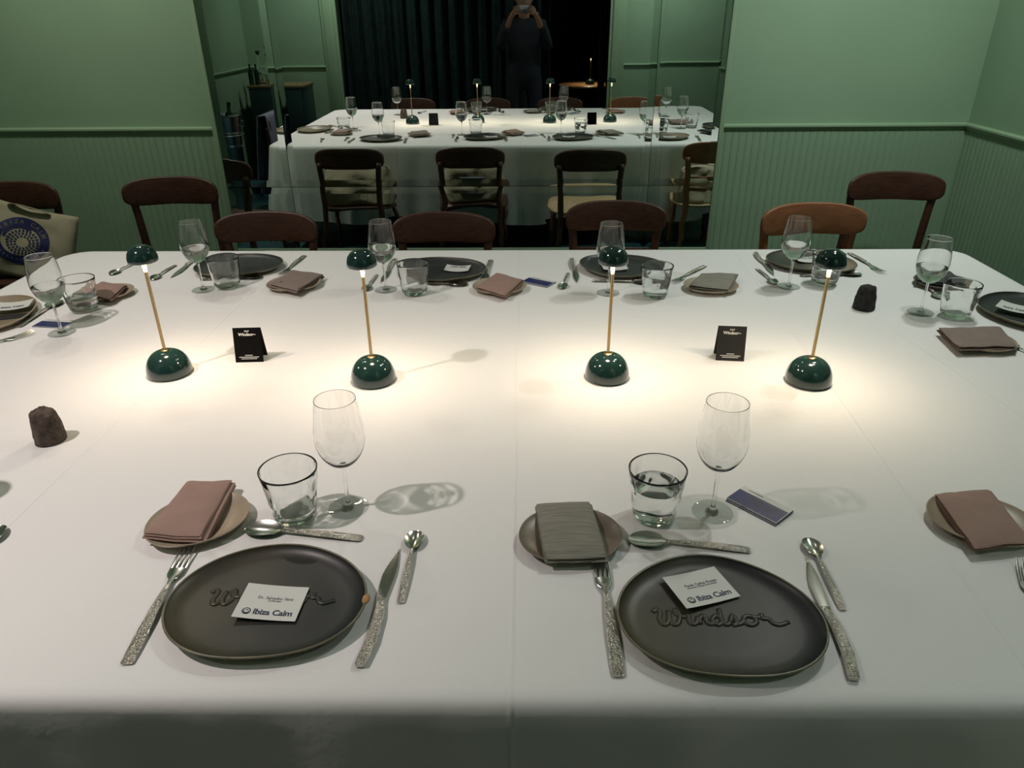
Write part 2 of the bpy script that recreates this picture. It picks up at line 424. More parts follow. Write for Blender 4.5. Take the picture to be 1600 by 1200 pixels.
for n, a in (('wall_far', (XL-.1, FLOOR_X1+.1, FLOOR_Y0-.1, FLOOR_Y0, 0, CEIL)),):
    struct(n, box_mesh(n, 'dark', *a))
struct('baseboard_back', box_mesh('b', 'rail', XL, XR, D-.014, D, 0, .1, .003))
struct('baseboard_right', box_mesh('b', 'rail', XR-.012, XR+.0, .15, D-.014, 0, .1, .003))

# curtain: pleated sheet covering the left two thirds, a gathered strip at the right jamb
def curtain(x0, x1, amp, waves, name, label, seed):
    rnd = random.Random(seed); n = int((x1-x0)*220)
    ph = [rnd.uniform(0, 6) for _ in range(3)]
    loops = []
    for z in (.01, .3, .8, 1.3, 1.8, OZ-.02):
        row = []
        for i in range(n+1):
            u = i/n; x = x0+(x1-x0)*u; k = 1+.25*math.sin(z*1.7+u*5)
            y = YB-.27+amp*k*(math.sin(waves*2*PI*u+ph[0]+.35*math.sin(z*1.3))+.35*math.sin(waves*4.3*PI*u+ph[1]))
            row.append((x, y, z))
        loops.append(row)
    bm = bmesh.new(); skin_loops(bm, loops, close=False)
    bmesh.ops.solidify(bm, geom=bm.faces[:], thickness=.004)
    o = link(name, to_mesh(bm, name, 'curtain')); tag(o, label, 'curtain')
curtain(OX0, .27, .05, 15, 'curtain', 'dark green floor-length pleated curtain filling the doorway, behind the photographer', 1)
curtain(.78, OX1, .03, 2, 'curtain', 'narrow gathered strip of dark curtain at the right jamb of the reflected doorway', 2)

# ------------------------------------------------------------------ mirror: frame and bevelled panes
SX1, SX2, SZ, MT = -1.165, .617, .742, 2.35
YM = D-.022
mir = link('wall_mirror', None); tag(mir, 'large mirror in a thin green frame on the far wall, reflecting the table', 'mirror')
def pane_part(x0, x1, z0, z1, m, tx=0, tz=0):
    """tx, tz: tiny out-of-plane tilt (rad) of the pane"""
    cx, cz, bw = (x0+x1)/2, (z0+z1)/2, .034
    def P(x, z, d): return (x, d+(x-cx)*tx+(z-cz)*tz, z)
    g = .0012; e = .0014
    o = [(x0+g, z0+g), (x1-g, z0+g), (x1-g, z1-g), (x0+g, z1-g)]
    i = [(x0+bw, z0+bw), (x1-bw, z0+bw), (x1-bw, z1-bw), (x0+bw, z1-bw)]
    bm = bmesh.new()
    O = [bm.verts.new(P(x, z, e)) for x, z in o]; I = [bm.verts.new(P(x, z, 0)) for x, z in i]; B = [bm.verts.new(P(x, z, .012)) for x, z in o]
    bm.faces.new(I)
    for k in range(4):
        bm.faces.new((O[k], O[(k+1) % 4], I[(k+1) % 4], I[k])); bm.faces.new((B[k], B[(k+1) % 4], O[(k+1) % 4], O[k]))
    me = to_mesh(bm, 'mirror_pane', m, smooth=False)
    link('mirror_pane', me, mir, (0, YM, 0))
for (a, b, tx) in ((MX0, SX1, .0006), (SX1, SX2, 0), (SX2, MX1, .0018)):
    pane_part(a, b, SZ, MT, 'mirror', tx, 0 if tx != .0018 else -.002)
    pane_part(a, b, MZ0, SZ, 'mirror_wavy', tx, .004)
link('backing', box_mesh('backing', 'seam', MX0, MX1, YM+.012, YM+.018, MZ0, MT), mir)
fb = bmesh.new(); fw = .022
for a in ((MX0-fw, MX0, YM-.004, D+.004, MZ0-fw, MT+fw), (MX1, MX1+fw, YM-.004, D+.004, MZ0-fw, MT+fw), (MX0, MX1, YM-.004, D+.004, MZ0-fw, MZ0), (MX0, MX1, YM-.004, D+.004, MT, MT+fw)):
    box(fb, *a, bev=.002)
link('frame', sharp(to_mesh(fb, 'frame', 'rail')), mir)

# ceiling fittings for the lights above
dl = bmesh.new(); lathe(dl, [(.0, 0), (.03, 0), (.034, -.01), (.05, -.012), (.052, -.002), (.052, 0)][::-1], 24); dl = to_mesh(dl, 'downlight', M_['card'])
for s, wh in zip(SPOTS, ('left front corner', 'left rear corner', 'right rear part', 'middle of the far edge', 'right middle')):
    o = link('ceiling_light_fitting', dl, None, (s[0], s[1], CEIL)); tag(o, 'small recessed ceiling downlight above the '+wh+' of the table', 'downlight', 'ceiling downlights')
for s, wh in zip(WALL_FILL, ('left of the mirror', 'in the right rear corner', 'at the left front', 'at the right front')):  # fittings added to go with the wall fill lights
    o = link('ceiling_light_fitting', dl, None, (s[0], s[1], CEIL)); o.scale = (2, 2, 1); tag(o, 'added wide fill light fitting '+wh+' of the room', 'downlight', 'added wall fill fittings')

# ================================================================== TABLE AND CLOTH
TX0, TX1, TY0, TY1 = -1.655, 1.552, .634, 2.590
t = link('dining_table', None); t.location = ((TX0+TX1)/2, (TY0+TY1)/2, 0); tag(t, 'long banquet table hidden under the white tablecloth', 'table')
hw, hd = (TX1-TX0)/2-.045, (TY1-TY0)/2-.045
link('tabletop', box_mesh('tabletop', 'table_wood', -hw, hw, -hd, hd, TZ-.034, TZ-.004, .004), t)
lg = box_mesh('leg', 'table_wood', -.03, .03, -.03, .03, 0, TZ-.034, .004)
for sx in (-1, 1):
    for sy in (-1, 1): link('leg', lg, t, (sx*(hw-.12), sy*(hd-.14), 0))

def cloth():
    r = .10; per = []
    def seg(a, b, n):
        for i in range(n): u = i/n; per.append((a[0]+(b[0]-a[0])*u, a[1]+(b[1]-a[1])*u))
    def arc(cx, cy, a0, n=10):
        for i in range(n): a = a0+PI/2*i/n; per.append((cx+r*math.cos(a), cy+r*math.sin(a)))
    seg((TX0+r, TY0), (TX1-r, TY0), 240); arc(TX1-r, TY0+r, -PI/2); seg((TX1, TY0+r), (TX1, TY1-r), 150); arc(TX1-r, TY1-r, 0)
    seg((TX1-r, TY1), (TX0+r, TY1), 240); arc(TX0+r, TY1-r, PI/2); seg((TX0, TY1-r), (TX0, TY0+r), 150); arc(TX0+r, TY0+r, PI)
    n = len(per); nor = []
    for i in range(n):
        a, b = per[i-1], per[(i+1) % n]; d = Vector((b[1]-a[1], -(b[0]-a[0]))).normalized(); nor.append(d)
    s = [0]
    for i in range(1, n): s.append(s[-1]+math.dist(per[i], per[i-1]))
    tot = s[-1]+math.dist(per[-1], per[0])
    corners = [(TX0, TY0), (TX1, TY0), (TX1, TY1), (TX0, TY1)]
    loops = []
    R = .022
    for off, z in [(-.05, 0), (-R*1.2, 0), (-R*.62, -R*.08), (-R*.3, -R*.3), (-R*.08, -R*.62), (0, -R)]:
        loops.append([(per[i][0]+nor[i].x*off, per[i][1]+nor[i].y*off, TZ+z) for i in range(n)])
    for k, dz in enumerate((.03, .07, .12, .18, .25, .32, .39, .45)):
        row = []
        for i in range(n):
            u = s[i]; a = 2*PI*u/tot
            wv = .5*math.sin(a*23+1.1)+.45*math.sin(a*37+.4)*math.sin(a*5)+.35*math.sin(a*61+2)
            dc = min(math.dist(per[i], c) for c in corners)
            cf = math.exp(-(dc/.16)**2)
            o = (dz/.45)**.7*(.013*wv+.008)+cf*dz*.16*(1+.35*math.sin(a*150))
            row.append((per[i][0]+nor[i].x*o, per[i][1]+nor[i].y*o, TZ-R-dz+.006*math.sin(a*9)*dz/.45))
        loops.append(row)
    bm = bmesh.new(); skin_loops(bm, loops, capa=True)
    me = to_mesh(bm, 'tablecloth', 'cloth')
    return me
tc_o = link('tablecloth', cloth()); tag(tc_o, 'white linen tablecloth with ironed creases, covering the whole table', 'tablecloth')

# ================================================================== PROTOTYPES
# --- table lamp
def lamp_proto():
    base = lathe_mesh('base', 'green_enamel', [(0, 0), (.048, 0), (.0505, .003)]+[(.0515*math.cos(a)**.75 if a < PI/2 else 0, .006+.054*math.sin(a)) for a in [i*PI/2/16 for i in range(16)]]+[(.006, .0602), (0, .0602)], 48)
    collar = lathe_mesh('collar', 'brass', [(0, .058), (.0105, .058), (.0105, .0615), (.0075, .0635), (0, .0635)], 24)
    pole = lathe_mesh('pole', 'brass', [(0, .06), (.0036, .06), (.0036, .296), (0, .296)], 16)
    shade = lathe_mesh('lamp_shade', 'green_enamel', [(.0295, .2785), (.0315, .2765), (.0325, .279), (.0322, .287), (.0295, .297), (.0235, .305), (.0145, .3105), (.005, .3125), (0, .3127)][:9]+[], 40)
    bm = bmesh.new()
    lathe(bm, [(0, .3105), (.012, .3085), (.022, .303), (.0275, .2955), (.0300, .287), (.0303, .2775), (.0315, .2768), (.0325, .279), (.0322, .287), (.0295, .2975), (.0235, .306), (.0145, .3115), (.005, .3135), (0, .3137)], 40)
    shade = to_mesh(bm, 'lamp_shade', 'green_enamel')
    lens = lathe_mesh('lens', 'lens', [(.0045, .2905), (.026, .2905), (.026, .2885), (.0045, .2885), (.0045, .2905)], 32)
    glow_sleeve = lathe_mesh('pole_glow_sleeve', 'glow', [(.0036, .252), (.0039, .253), (.0046, .270), (.0056, .2888), (.0036, .2888)], 20)  # added sleeve that paints the lamplight onto the pole top
    button = lathe_mesh('touch_button', 'brass', [(0, .314), (.004, .3138), (.004, .3148), (0, .315)], 12)
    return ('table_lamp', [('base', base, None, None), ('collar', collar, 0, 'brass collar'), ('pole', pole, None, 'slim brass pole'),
                           ('lamp_shade', shade, None, None), ('lens', lens, 3, 'glowing warm lens'), ('pole_glow_sleeve', glow_sleeve, 2, 'added glowing sleeve for the lamplight on the pole')])
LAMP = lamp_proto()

# --- wine glass
def spin(name, m, prof, seg=48):
    bm = bmesh.new(); lathe(bm, prof, seg); me = bpy.data.meshes.new(name); bm.normal_update()
    bmesh.ops.recalc_face_normals(bm, faces=bm.faces[:]); bm.to_mesh(me); bm.free(); me.materials.append(M_[m])
    for p in me.polygons: p.use_smooth = True
    return me
def smooth_prof(P, n=4):
    return [(max(0., p.x), p.z) for p in catmull([(a, 0, b) for a, b in P], n)]
def orient(me, fn):
    """flip the whole mesh when the test face points the wrong way; fn(mesh) -> True when right"""
    if not fn(me): me.flip_normals()
    return me
def wineglass_proto(water=False):
    # one watertight surface of revolution, split where bowl, stem and foot meet
    out = smooth_prof([(.0044, .086), (.0060, .0875), (.012, .0895), (.0190, .0935), (.0275, .1015), (.0350, .114), (.0400, .129), (.0415, .143), (.0407, .158), (.0387, .175), (.0364, .192), (.0342, .208), (.0336, .2135)])
    inn = smooth_prof([(.0328, .2135), (.0334, .208), (.0355, .192), (.0378, .175), (.0397, .158), (.0405, .143), (.0389, .129), (.0338, .1145), (.0262, .1030), (.0175, .0955), (.0085, .0925), (.0, .0920)])
    prof = out+[(.0334, .2140), (.0330, .2140)]+inn
    prof[-1] = (0, .0920)
    b = spin('bowl', 'wineglass', prof)
    big = lambda me: sum(p.normal.dot(Vector((p.center.x, p.center.y, 0)))*p.area for p in me.polygons if (p.center.z > .12 and math.hypot(p.center.x, p.center.y) > .0) and False) >= 0
    stem = spin('stem', 'wineglass', smooth_prof([(.0110, .0042), (.0068, .0062), (.0045, .011), (.0034, .022), (.0030, .045), (.0033, .068), (.0038, .080), (.0044, .086)]))
    foot = spin('foot', 'footglass', [(0, .0004), (.0335, .0004), (.0346, .0009), (.0344, .0016)]+smooth_prof([(.0335, .0019), (.022, .0027), (.0110, .0042)]))
    for me in (b, stem, foot):
        # outward normals: foot underside faces down, stem faces out, outer bowl faces out
        if me is b: f = min(me.polygons, key=lambda p: p.center.z); ok = f.normal.z < 0 or f.normal.dot(Vector((f.center.x, f.center.y, 0))) > 0
        elif me is stem: f = me.polygons[len(me.polygons)//2]; ok = f.normal.dot(Vector((f.center.x, f.center.y, 0))) > 0
        else: f = min(me.polygons, key=lambda p: p.center.z); ok = f.normal.z < 0
        if not ok: me.flip_normals()
    rows = [('bowl', b, None, None), ('stem', stem, None, None), ('foot', foot, None, None)]
    if water:
        k = [p for p in inn if p[1] < .1335][::-1]
        wp = [(r+.0003 if r > 0 else 0, z-.0002) for r, z in k]+[(.0398, .1345), (.0, .1343)]
        rows.append(('water', lathe_mesh('water', 'water', wp, 48, ang=60), None, 'clear water'))
    return ('wine_glass', rows)
WG, WGW = wineglass_proto(), wineglass_proto(True)

# --- tumbler of pressed glass with uneven facets
def tumbler_proto(water=0, straight=False):
    R0, R1, H, seg = (.0335, .0480, .097, 96)
    def rad(z):
        u = z/H; return R0+(R1-R0)*(u**.8 if not straight else u**.55)
    def fn(t, z, j):
        if j >= NO: return 1
        u = z/H
        a = math.sin(9*t+u*5+1.3*math.sin(3*t)); b = math.sin(5*t-u*7+1)
        k = (1-u**5)*(1 if z > .004 else .2)
        return 1-k*(.026*max(0, a)**2*(.5+.5*b)+.012*math.sin(7*t-u*11)*math.sin(u*9+2*t))
    outer = [(0, .001), (R0-.004, .0008), (R0-.001, .0025), (R0+.0008, .006)]+[(rad(z), z) for z in [.010+i*(H-.010)/22 for i in range(23)]]
    NO = len(outer)
    inner = [(R1-.0006, H+.0004), (R1-.0013, H+.0004), (R1-.0018, H-.001)]+[(rad(z)-.0020-.0018*min(1, (H-z)/.05), z) for z in [H-.006-i*(H-.022)/10 for i in range(11)]]+[(R0-.0055, .0132), (R0-.010, .0112), (0, .0108)]
    bm = bmesh.new(); lathe(bm, outer+inner, seg, fn)
    me = bpy.data.meshes.new('body'); bmesh.ops.recalc_face_normals(bm, faces=bm.faces[:]); bm.to_mesh(me); bm.free(); me.materials.append(M_['tumblerglass'])
    for p in me.polygons: p.use_smooth = True
    rows = [('body', me, None, None)]
    if water:
        prof = [(0, .0106), (R0-.010, .0110), (R0-.0053, .0130)]+[(rad(z)-.0034, z) for z in [.016+i*(water-.016)/8 for i in range(9)]]+[(0, water)]
        rows.append(('water', lathe_mesh('water', 'water', prof, 64, ang=60), None, 'clear water'))
    return ('tumbler', rows)
TU, TUW, TUH = tumbler_proto(), tumbler_proto(.066), tumbler_proto(.042, True)
TUS = tumbler_proto(0, True)

# --- plates from measured outlines (angle deg, radius m)
OA = [(16.6, .1354), (38.9, .1273), (63.6, .1209), (93.9, .1159), (121.0, .1237), (143.4, .1319), (164.6, .1393), (182.8, .1431), (203.9, .1420), (217.0, .1352), (237.2, .1225), (263.3, .1165), (289.5, .1177), (314.5, .1275), (329.2, .139), (342.6, .1470), (358.0, .144)]
OB = [(9.3, .137), (27.5, .1277), (51.5, .1215), (74.3, .1182), (98.5, .1179), (123.1, .1211), (144.2, .1268), (167.4, .1351), (188.6, .1440), (205.1, .1425), (219.6, .1334), (240.0, .1234), (262.8, .1180), (285.2, .1195), (305.4, .1297), (324.0, .1415), (336.4, .1466), (350.8, .1449)]
OS = [(0, .084), (45, .078), (90, .070), (135, .075), (180, .082), (225, .080), (270, .072), (315, .078)]
def radial(tab, n=72):
    """smooth periodic interpolation of the outline"""
    th = np.radians([a for a, r in tab]); rr = np.array([r for a, r in tab]); A = [np.ones_like(th)]
    K = 4
    for k in range(1, K+1): A += [np.cos(k*th), np.sin(k*th)]
    c = np.linalg.lstsq(np.array(A).T, rr, rcond=None)[0]
    t = np.linspace(0, 2*PI, n, endpoint=False); B = [np.ones_like(t)]
    for k in range(1, K+1): B += [np.cos(k*t), np.sin(k*t)]
    return np.array(B).T@c
def plate_meshes(tab, sec_in, sec_rim, m, mr):
    rr = radial(tab); n = len(rr); th = [2*PI*i/n for i in range(n)]
    def loops(sec):
        return [[((rr[i]*f+o)*math.cos(th[i]), (rr[i]*f+o)*math.sin(th[i]), z+.0006*math.sin(3*th[i]+1)*(f > .8)) for i in range(n)] for (f, o, z) in sec]
    bm = bmesh.new(); skin_loops(bm, loops(sec_in), capa=True)
    inner = to_mesh(bm, 'dish', m)
    bm = bmesh.new(); skin_loops(bm, loops(sec_rim), capb=True)
    rim = to_mesh(bm, 'rim', mr)
    return inner, rim
SEC_IN = [(.3, 0, .0075), (.6, 0, .0076), (.78, 0, .0082), (.86, 0, .0098), (.92, 0, .0130), (.965, 0, .0172), (1, -.0030, .0196)]
SEC_RIM = [(1, -.0030, .0196), (1, -.0015, .0203), (1, 0, .0196), (1, .0002, .0180), (1, -.002, .0160), (.94, 0, .0110), (.86, 0, .0062), (.78, 0, .0042), (.74, 0, .0034), (.73, 0, .0008), (.70, 0, .0006)]
SEC_SIN = [(.3, 0, .0055), (.6, 0, .0060), (.8, 0, .0095), (.93, 0, .0140), (1, -.002, .0165)]
SEC_SRIM = [(1, -.002, .0165), (1, -.0008, .0171), (1, 0, .0163), (.97, 0, .0130), (.85, 0, .0070), (.68, 0, .0030), (.66, 0, .0006), (.6, 0, .0005)]

# script word pressed into the plate: strokes as low ridges
def word_strokes():
    S = []
    # W
    S.append([(.0, .78), (.035, .95), (.06, .80), (.045, .35), (.065, .05), (.10, .12), (.125, .55), (.13, .85)])
    S.append([(.13, .85), (.125, .35), (.15, .05), (.19, .15), (.215, .60), (.20, .92), (.18, .80), (.215, .55), (.27, .50)])
    # i n
    S.append([(.27, .50), (.285, .60), (.28, .25), (.30, .08), (.335, .15), (.36, .50)])
    S.append([(.30, .88), (.305, .95)])
    S.append([(.36, .50), (.365, .08)]); S.append([(.365, .30), (.39, .55), (.42, .50), (.42, .22), (.445, .08), (.475, .15)])
    # d
    S.append([(.545, .45), (.51, .58), (.475, .40), (.475, .15), (.51, .05), (.545, .20)]); S.append([(.55, .98), (.545, .50), (.55, .15), (.58, .06), (.61, .20)])
    # s
    S.append([(.61, .20), (.645, .60), (.66, .35), (.66, .10), (.62, .03)]); S.append([(.66, .08), (.70, .15), (.73, .40)])
    # o
    S.append([(.80, .50), (.76, .58), (.725, .38), (.735, .12), (.78, .04), (.82, .20), (.82, .45), (.79, .56), (.83, .50), (.87, .50)])
    # r with a long tail
    S.append([(.87, .50), (.885, .68), (.88, .42), (.93, .40), (.95, .15), (1.0, .06), (1.08, .22)])
    return S
def word_mesh(L, Hh, m, rad=.0016, zf=0):
    bm = bmesh.new()
    for st in word_strokes():
        pts = catmull([((x-.5)*L, (y-.5)*Hh, zf) for x, y in st], 4)
        tube(bm, pts, rad, 8, flat=.55)
    return to_mesh(bm, 'pressed_word', m)
def plate_proto(tab, m, mr='rim', word=False, woff=(0, 0), rz=0, name='dinner_plate', chip=None, ins=SEC_IN, rims=SEC_RIM):
    a, b = plate_meshes(tab, ins, rims, m, mr)
    rows = [('dish', a, None, None), ('rim', b, None, 'lighter glazed rim')]
    if word:
        wm = word_mesh(.172, .032, m, .0040, .0077)
        mt = Matrix.Translation((woff[0], woff[1], 0))@Matrix.Rotation(rz, 4, 'Z'); wm.transform(mt)
        rows.append(('pressed_word', wm, 0, None))
    if chip:
        bm = bmesh.new(); bmesh.ops.create_icosphere(bm, subdivisions=2, radius=.0068)
        for v in bm.verts: v.co = Vector((v.co.x*.8, v.co.y*1.5, v.co.z*.55))*(1+.25*noise.noise(v.co*400))+Vector(chip)
        rows.append(('chipped_clay', to_mesh(bm, 'chip', 'terracotta'), 1, 'chip showing raw orange clay'))
    return (name, rows)
PA = plate_proto(OA, 'glaze_dark', word=True, woff=(-.005, .012), rz=math.radians(1), chip=(.1425, -.004, .0185))
PB = plate_proto(OB, 'glaze_dark', word=True, woff=(-.003, -.002), rz=math.radians(0))
PD = plate_proto(OB, 'glaze_slate'); PT = plate_proto(OA, 'glaze_tan', 'rim_tan'); PH = plate_proto(OB, 'glaze_half')
PG = plate_proto(OA, 'glaze_slate', 'rim')
SP = plate_proto(OS, 'side_glaze', 'side_glaze', name='side_plate', ins=SEC_SIN, rims=SEC_SRIM)
SPD = plate_proto(OS, 'side_dark', 'side_dark', name='side_plate', ins=SEC_SIN, rims=SEC_SRIM)

# --- cutlery, along +Y from the butt (0) to the tip, resting on z=0
def strip(bm, rows):
    """rows: (y, halfwidth, z_centre, halfthick)"""
    loops = []
    for (y, w, z, h) in rows:
        loops.append([(-w, y, z), (-w*.8, y, z+h*.8), (0, y, z+h), (w*.8, y, z+h*.8), (w, y, z), (w*.8, y, z-h*.8), (0, y, z-h), (-w*.8, y, z-h*.8)])
    skin_loops(bm, loops, capa=True, capb=True)
def handle_rows(L, w, droop=.0):
    return [(0, w*.72, .0022, .0011), (.0025, w*.95, .0024, .0017), (L*.15, w*1., .0032, .0019), (L*.45, w*.88, .0058, .0020), (L*.75, w*.66, .0070, .0019), (L*.93, w*.45, .0064, .0018), (L, w*.36, .0056, .0017)]
def spoon_proto(L, bw, bl, hw_, name):
    hl = L-bl
    bm = bmesh.new(); strip(bm, handle_rows(hl, hw_)); h = sharp(to_mesh(bm, 'handle', 'hammer'), 40)
    bm = bmesh.new(); loops = []
    n = 22
    for i in range(n+1):
        u = 1-(1-i/n)**1.35; y = hl-.004+(bl+.004)*u
        wd = max(hw_*.36, bw*math.sqrt(max(0, 1-((u-.545)/(.455 if u > .545 else .50))**2))) if u < .8 else bw*math.sqrt(max(.002, 1-((u-.545)/.455)**2))
        if i == 0: wd = hw_*.36
        dip = .0068*math.sin(PI*u)**.7
        zc = .0062*(1-u)**1.5+.0038*u
        row = []
        for k in range(-4, 5):
            s = k/4; row.append((wd*s, y, zc+.0012+ (-dip*(1-s*s)) + dip*.55))
        loops.append(row)
    skin_loops(bm, loops, close=False)
    bmesh.ops.recalc_face_normals(bm, faces=bm.faces[:]); bmesh.ops.solidify(bm, geom=bm.faces[:], thickness=.0011)
    b = sharp(to_mesh(bm, 'bowl', 'steel'), 60)
    return (name, [('handle', h, None, 'hammered handle'), ('bowl', b, None, None)])
SPN = spoon_proto(.200, .0205, .062, .0085, 'dessert_spoon'); TEA = spoon_proto(.164, .0155, .046, .0062, 'teaspoon')
def fork_proto():
    bm = bmesh.new(); strip(bm, handle_rows(.150, .0095)); h = sharp(to_mesh(bm, 'handle', 'hammer'), 40)
    bm = bmesh.new(); strip(bm, [(.149, .0035, .0056, .0018), (.158, .0042, .0052, .0016), (.166, .0085, .0044, .0012), (.174, .0122, .0036, .0011), (.184, .0128, .0032, .0010), (.188, .0128, .0032, .0010)])
    r = sharp(to_mesh(bm, 'root', 'steel'), 40)
    tine = []
    for k in range(4):
        bm = bmesh.new(); x = (-1.5+k)*.0072; b2 = []
        rows = [(.187, .0020, .0032, .0010), (.200, .0019, .0038, .0009), (.215, .0018, .0056, .0009), (.228, .0014, .0080, .0008), (.236, .0007, .0096, .0005)]
        strip(bm, rows)
        for v in bm.verts: v.co.x += x
        tine.append(('tine', sharp(to_mesh(bm, 'tine', 'steel'), 40), 1, None))
    return ('fork', [('handle', h, None, 'hammered handle'), ('head', r, None, None)]+tine)
FORK = fork_proto()
def knife_proto():
    bm = bmesh.new(); strip(bm, [(0, .0062, .0050, .0030), (.003, .0078, .0052, .0042), (.04, .0086, .0052, .0046), (.09, .0078, .0050, .0042), (.118, .0066, .0048, .0026), (.123, .0072, .0048, .0026), (.126, .0066, .0046, .0030)])
    for v in bm.verts: v.co.x += .006*math.sin(v.co.y/.126*PI)-.001
    h = sharp(to_mesh(bm, 'handle', 'hammer'), 40)
    bm = bmesh.new(); L = []
    prof = []
    n = 26
    for i in range(n+1):
        u = i/n; y = .124+.114*u
        back = .0062+.004*math.sin(u*PI*.6)-.0065*max(0, u-.45)**1.5*3.0
        edge = -.0078-.0025*math.sin(u*PI*.8)+.0150*max(0, u-.45)**1.3*2.0
        if .45 < u < .98: edge += .0008*(i % 2)
        if u > .97: edge = back-.0004
        prof.append((y, back, edge))
    skin_loops(bm, [[(b, y, .0050), ((b+e)/2, y, .0056), (e, y, .0046), ((b+e)/2, y, .0028)] for (y, b, e) in prof], capa=True, capb=True)
    for v in bm.verts: v.co.z -= .0025*(v.co.y-.124)/.114
    bl = sharp(to_mesh(bm, 'blade', 'steel'), 30)
    return ('knife', [('handle', h, None, 'hammered handle'), ('blade', bl, None, None)])
KNF = knife_proto()

def lay(proto, nominal, pb, pt, label, cat, group=None, z=TZ, clamp=True):
    a, b = at(*pb, z), at(*pt, z); d = b-a; s = d.length/nominal
    if clamp: s = min(1.02, max(.96, s))
    mid = (a+b)/2; dn = d.normalized(); a2 = mid-dn*nominal*s/2
    return inst(proto, (a2.x, a2.y, z+.0004), math.atan2(-d.x, d.y), s, label, cat, group)

# --- napkin: folded linen, zigzag section swept between four corners
def napkin(corners, z0, m, label, layers=5, th=.0048, sag=.006, group=None, zc=None, seed=0, tilt=0, fan=0):
    """corners: front-left, front-right, back-right, back-left as pixels at the top height"""
    ztop = z0+layers*th*1.25
    zc = zc or ztop
    c = [at(*p, zc) for p in corners]
    ctr = sum(c, Vector())/4
    rnd = random.Random(seed)
    # path in (v, z): v=0 front, v=1 back
    path = []
    for k in range(layers):
        lo, hi = (.0+.012*rnd.random()*k, 1.-.03*rnd.random())
        if k == layers-1: lo = -.015
        vs = [lo+(hi-lo)*i/8 for i in range(9)]
        if k % 2: vs = vs[::-1]
        zz = z0+th*1.25*(k+.5)
        for v in vs: path.append((v, zz))
        if k < layers-1:
            e = vs[-1]; sgn = 1 if e > .5 else -1
            path.append((e+sgn*.028, zz+th*.22)); path.append((e+sgn*.036, zz+th*.62)); path.append((e+sgn*.028, zz+th*1.02))
    nu = 14; loops = []
    for i in range(nu+1):
        u = i/nu; row = []
        for j, (v, z) in enumerate(path):
            k = (z-z0)/(th*1.25*layers)
            uu = (u-.5)*(1-.035*math.sin(k*9+seed))+.5+(fan*(1-k) if u > .5 else 0)
            p = (c[0]*(1-uu)+c[1]*uu)*(1-v)+(c[3]*(1-uu)+c[2]*uu)*v
            e = max(abs(u-.5)*2, abs(v-.5)*2)
            zz = z-sag*e**3*k+tilt*(v-.5)
            nz = noise.noise(Vector((p.x*22+seed, p.y*22, k*1.2)))*.0032+noise.noise(Vector((p.x*60, p.y*60+seed, 3)))*.0008
            row.append((p.x-ctr.x, p.y-ctr.y, zz+nz))
        loops.append(row)
    bm = bmesh.new(); skin_loops(bm, loops, close=False)
    bmesh.ops.recalc_face_normals(bm, faces=bm.faces[:])
    bmesh.ops.solidify(bm, geom=bm.faces[:], thickness=th*.55)
    me = to_mesh(bm, 'napkin', m)
    o = link('napkin', me, None, (ctr.x, ctr.y, 0)); tag(o, label, 'napkin', group)
    md = o.modifiers.new('s', 'SUBSURF'); md.levels = 1; md.render_levels = 1
    return o

# --- stones
def stone_mesh(m, r=.029, h=.072, seed=0):
    bm = bmesh.new(); prof = [(0, 0), (r*.9, 0), (r, .004), (r*.99, .015), (r*.93, h*.45), (r*.84, h*.75), (r*.72, h*.9), (r*.5, h*.975), (r*.2, h), (0, h)]
    P = catmull([(a, 0, b) for a, b in prof], 3)
    lathe(bm, [(max(0, p.x), max(0, p.z)) for p in P][:-1]+[(0, h)], 40)
    for v in bm.verts:
        n = noise.noise(v.co*60+Vector((seed, 0, 0)))*.0022+noise.noise(v.co*220)*.0010
        if v.co.z > .001: v.co *= 1+n/.03
    bmesh.ops.remove_doubles(bm, verts=bm.verts[:], dist=1e-5)
    return to_mesh(bm, 'stone', m)

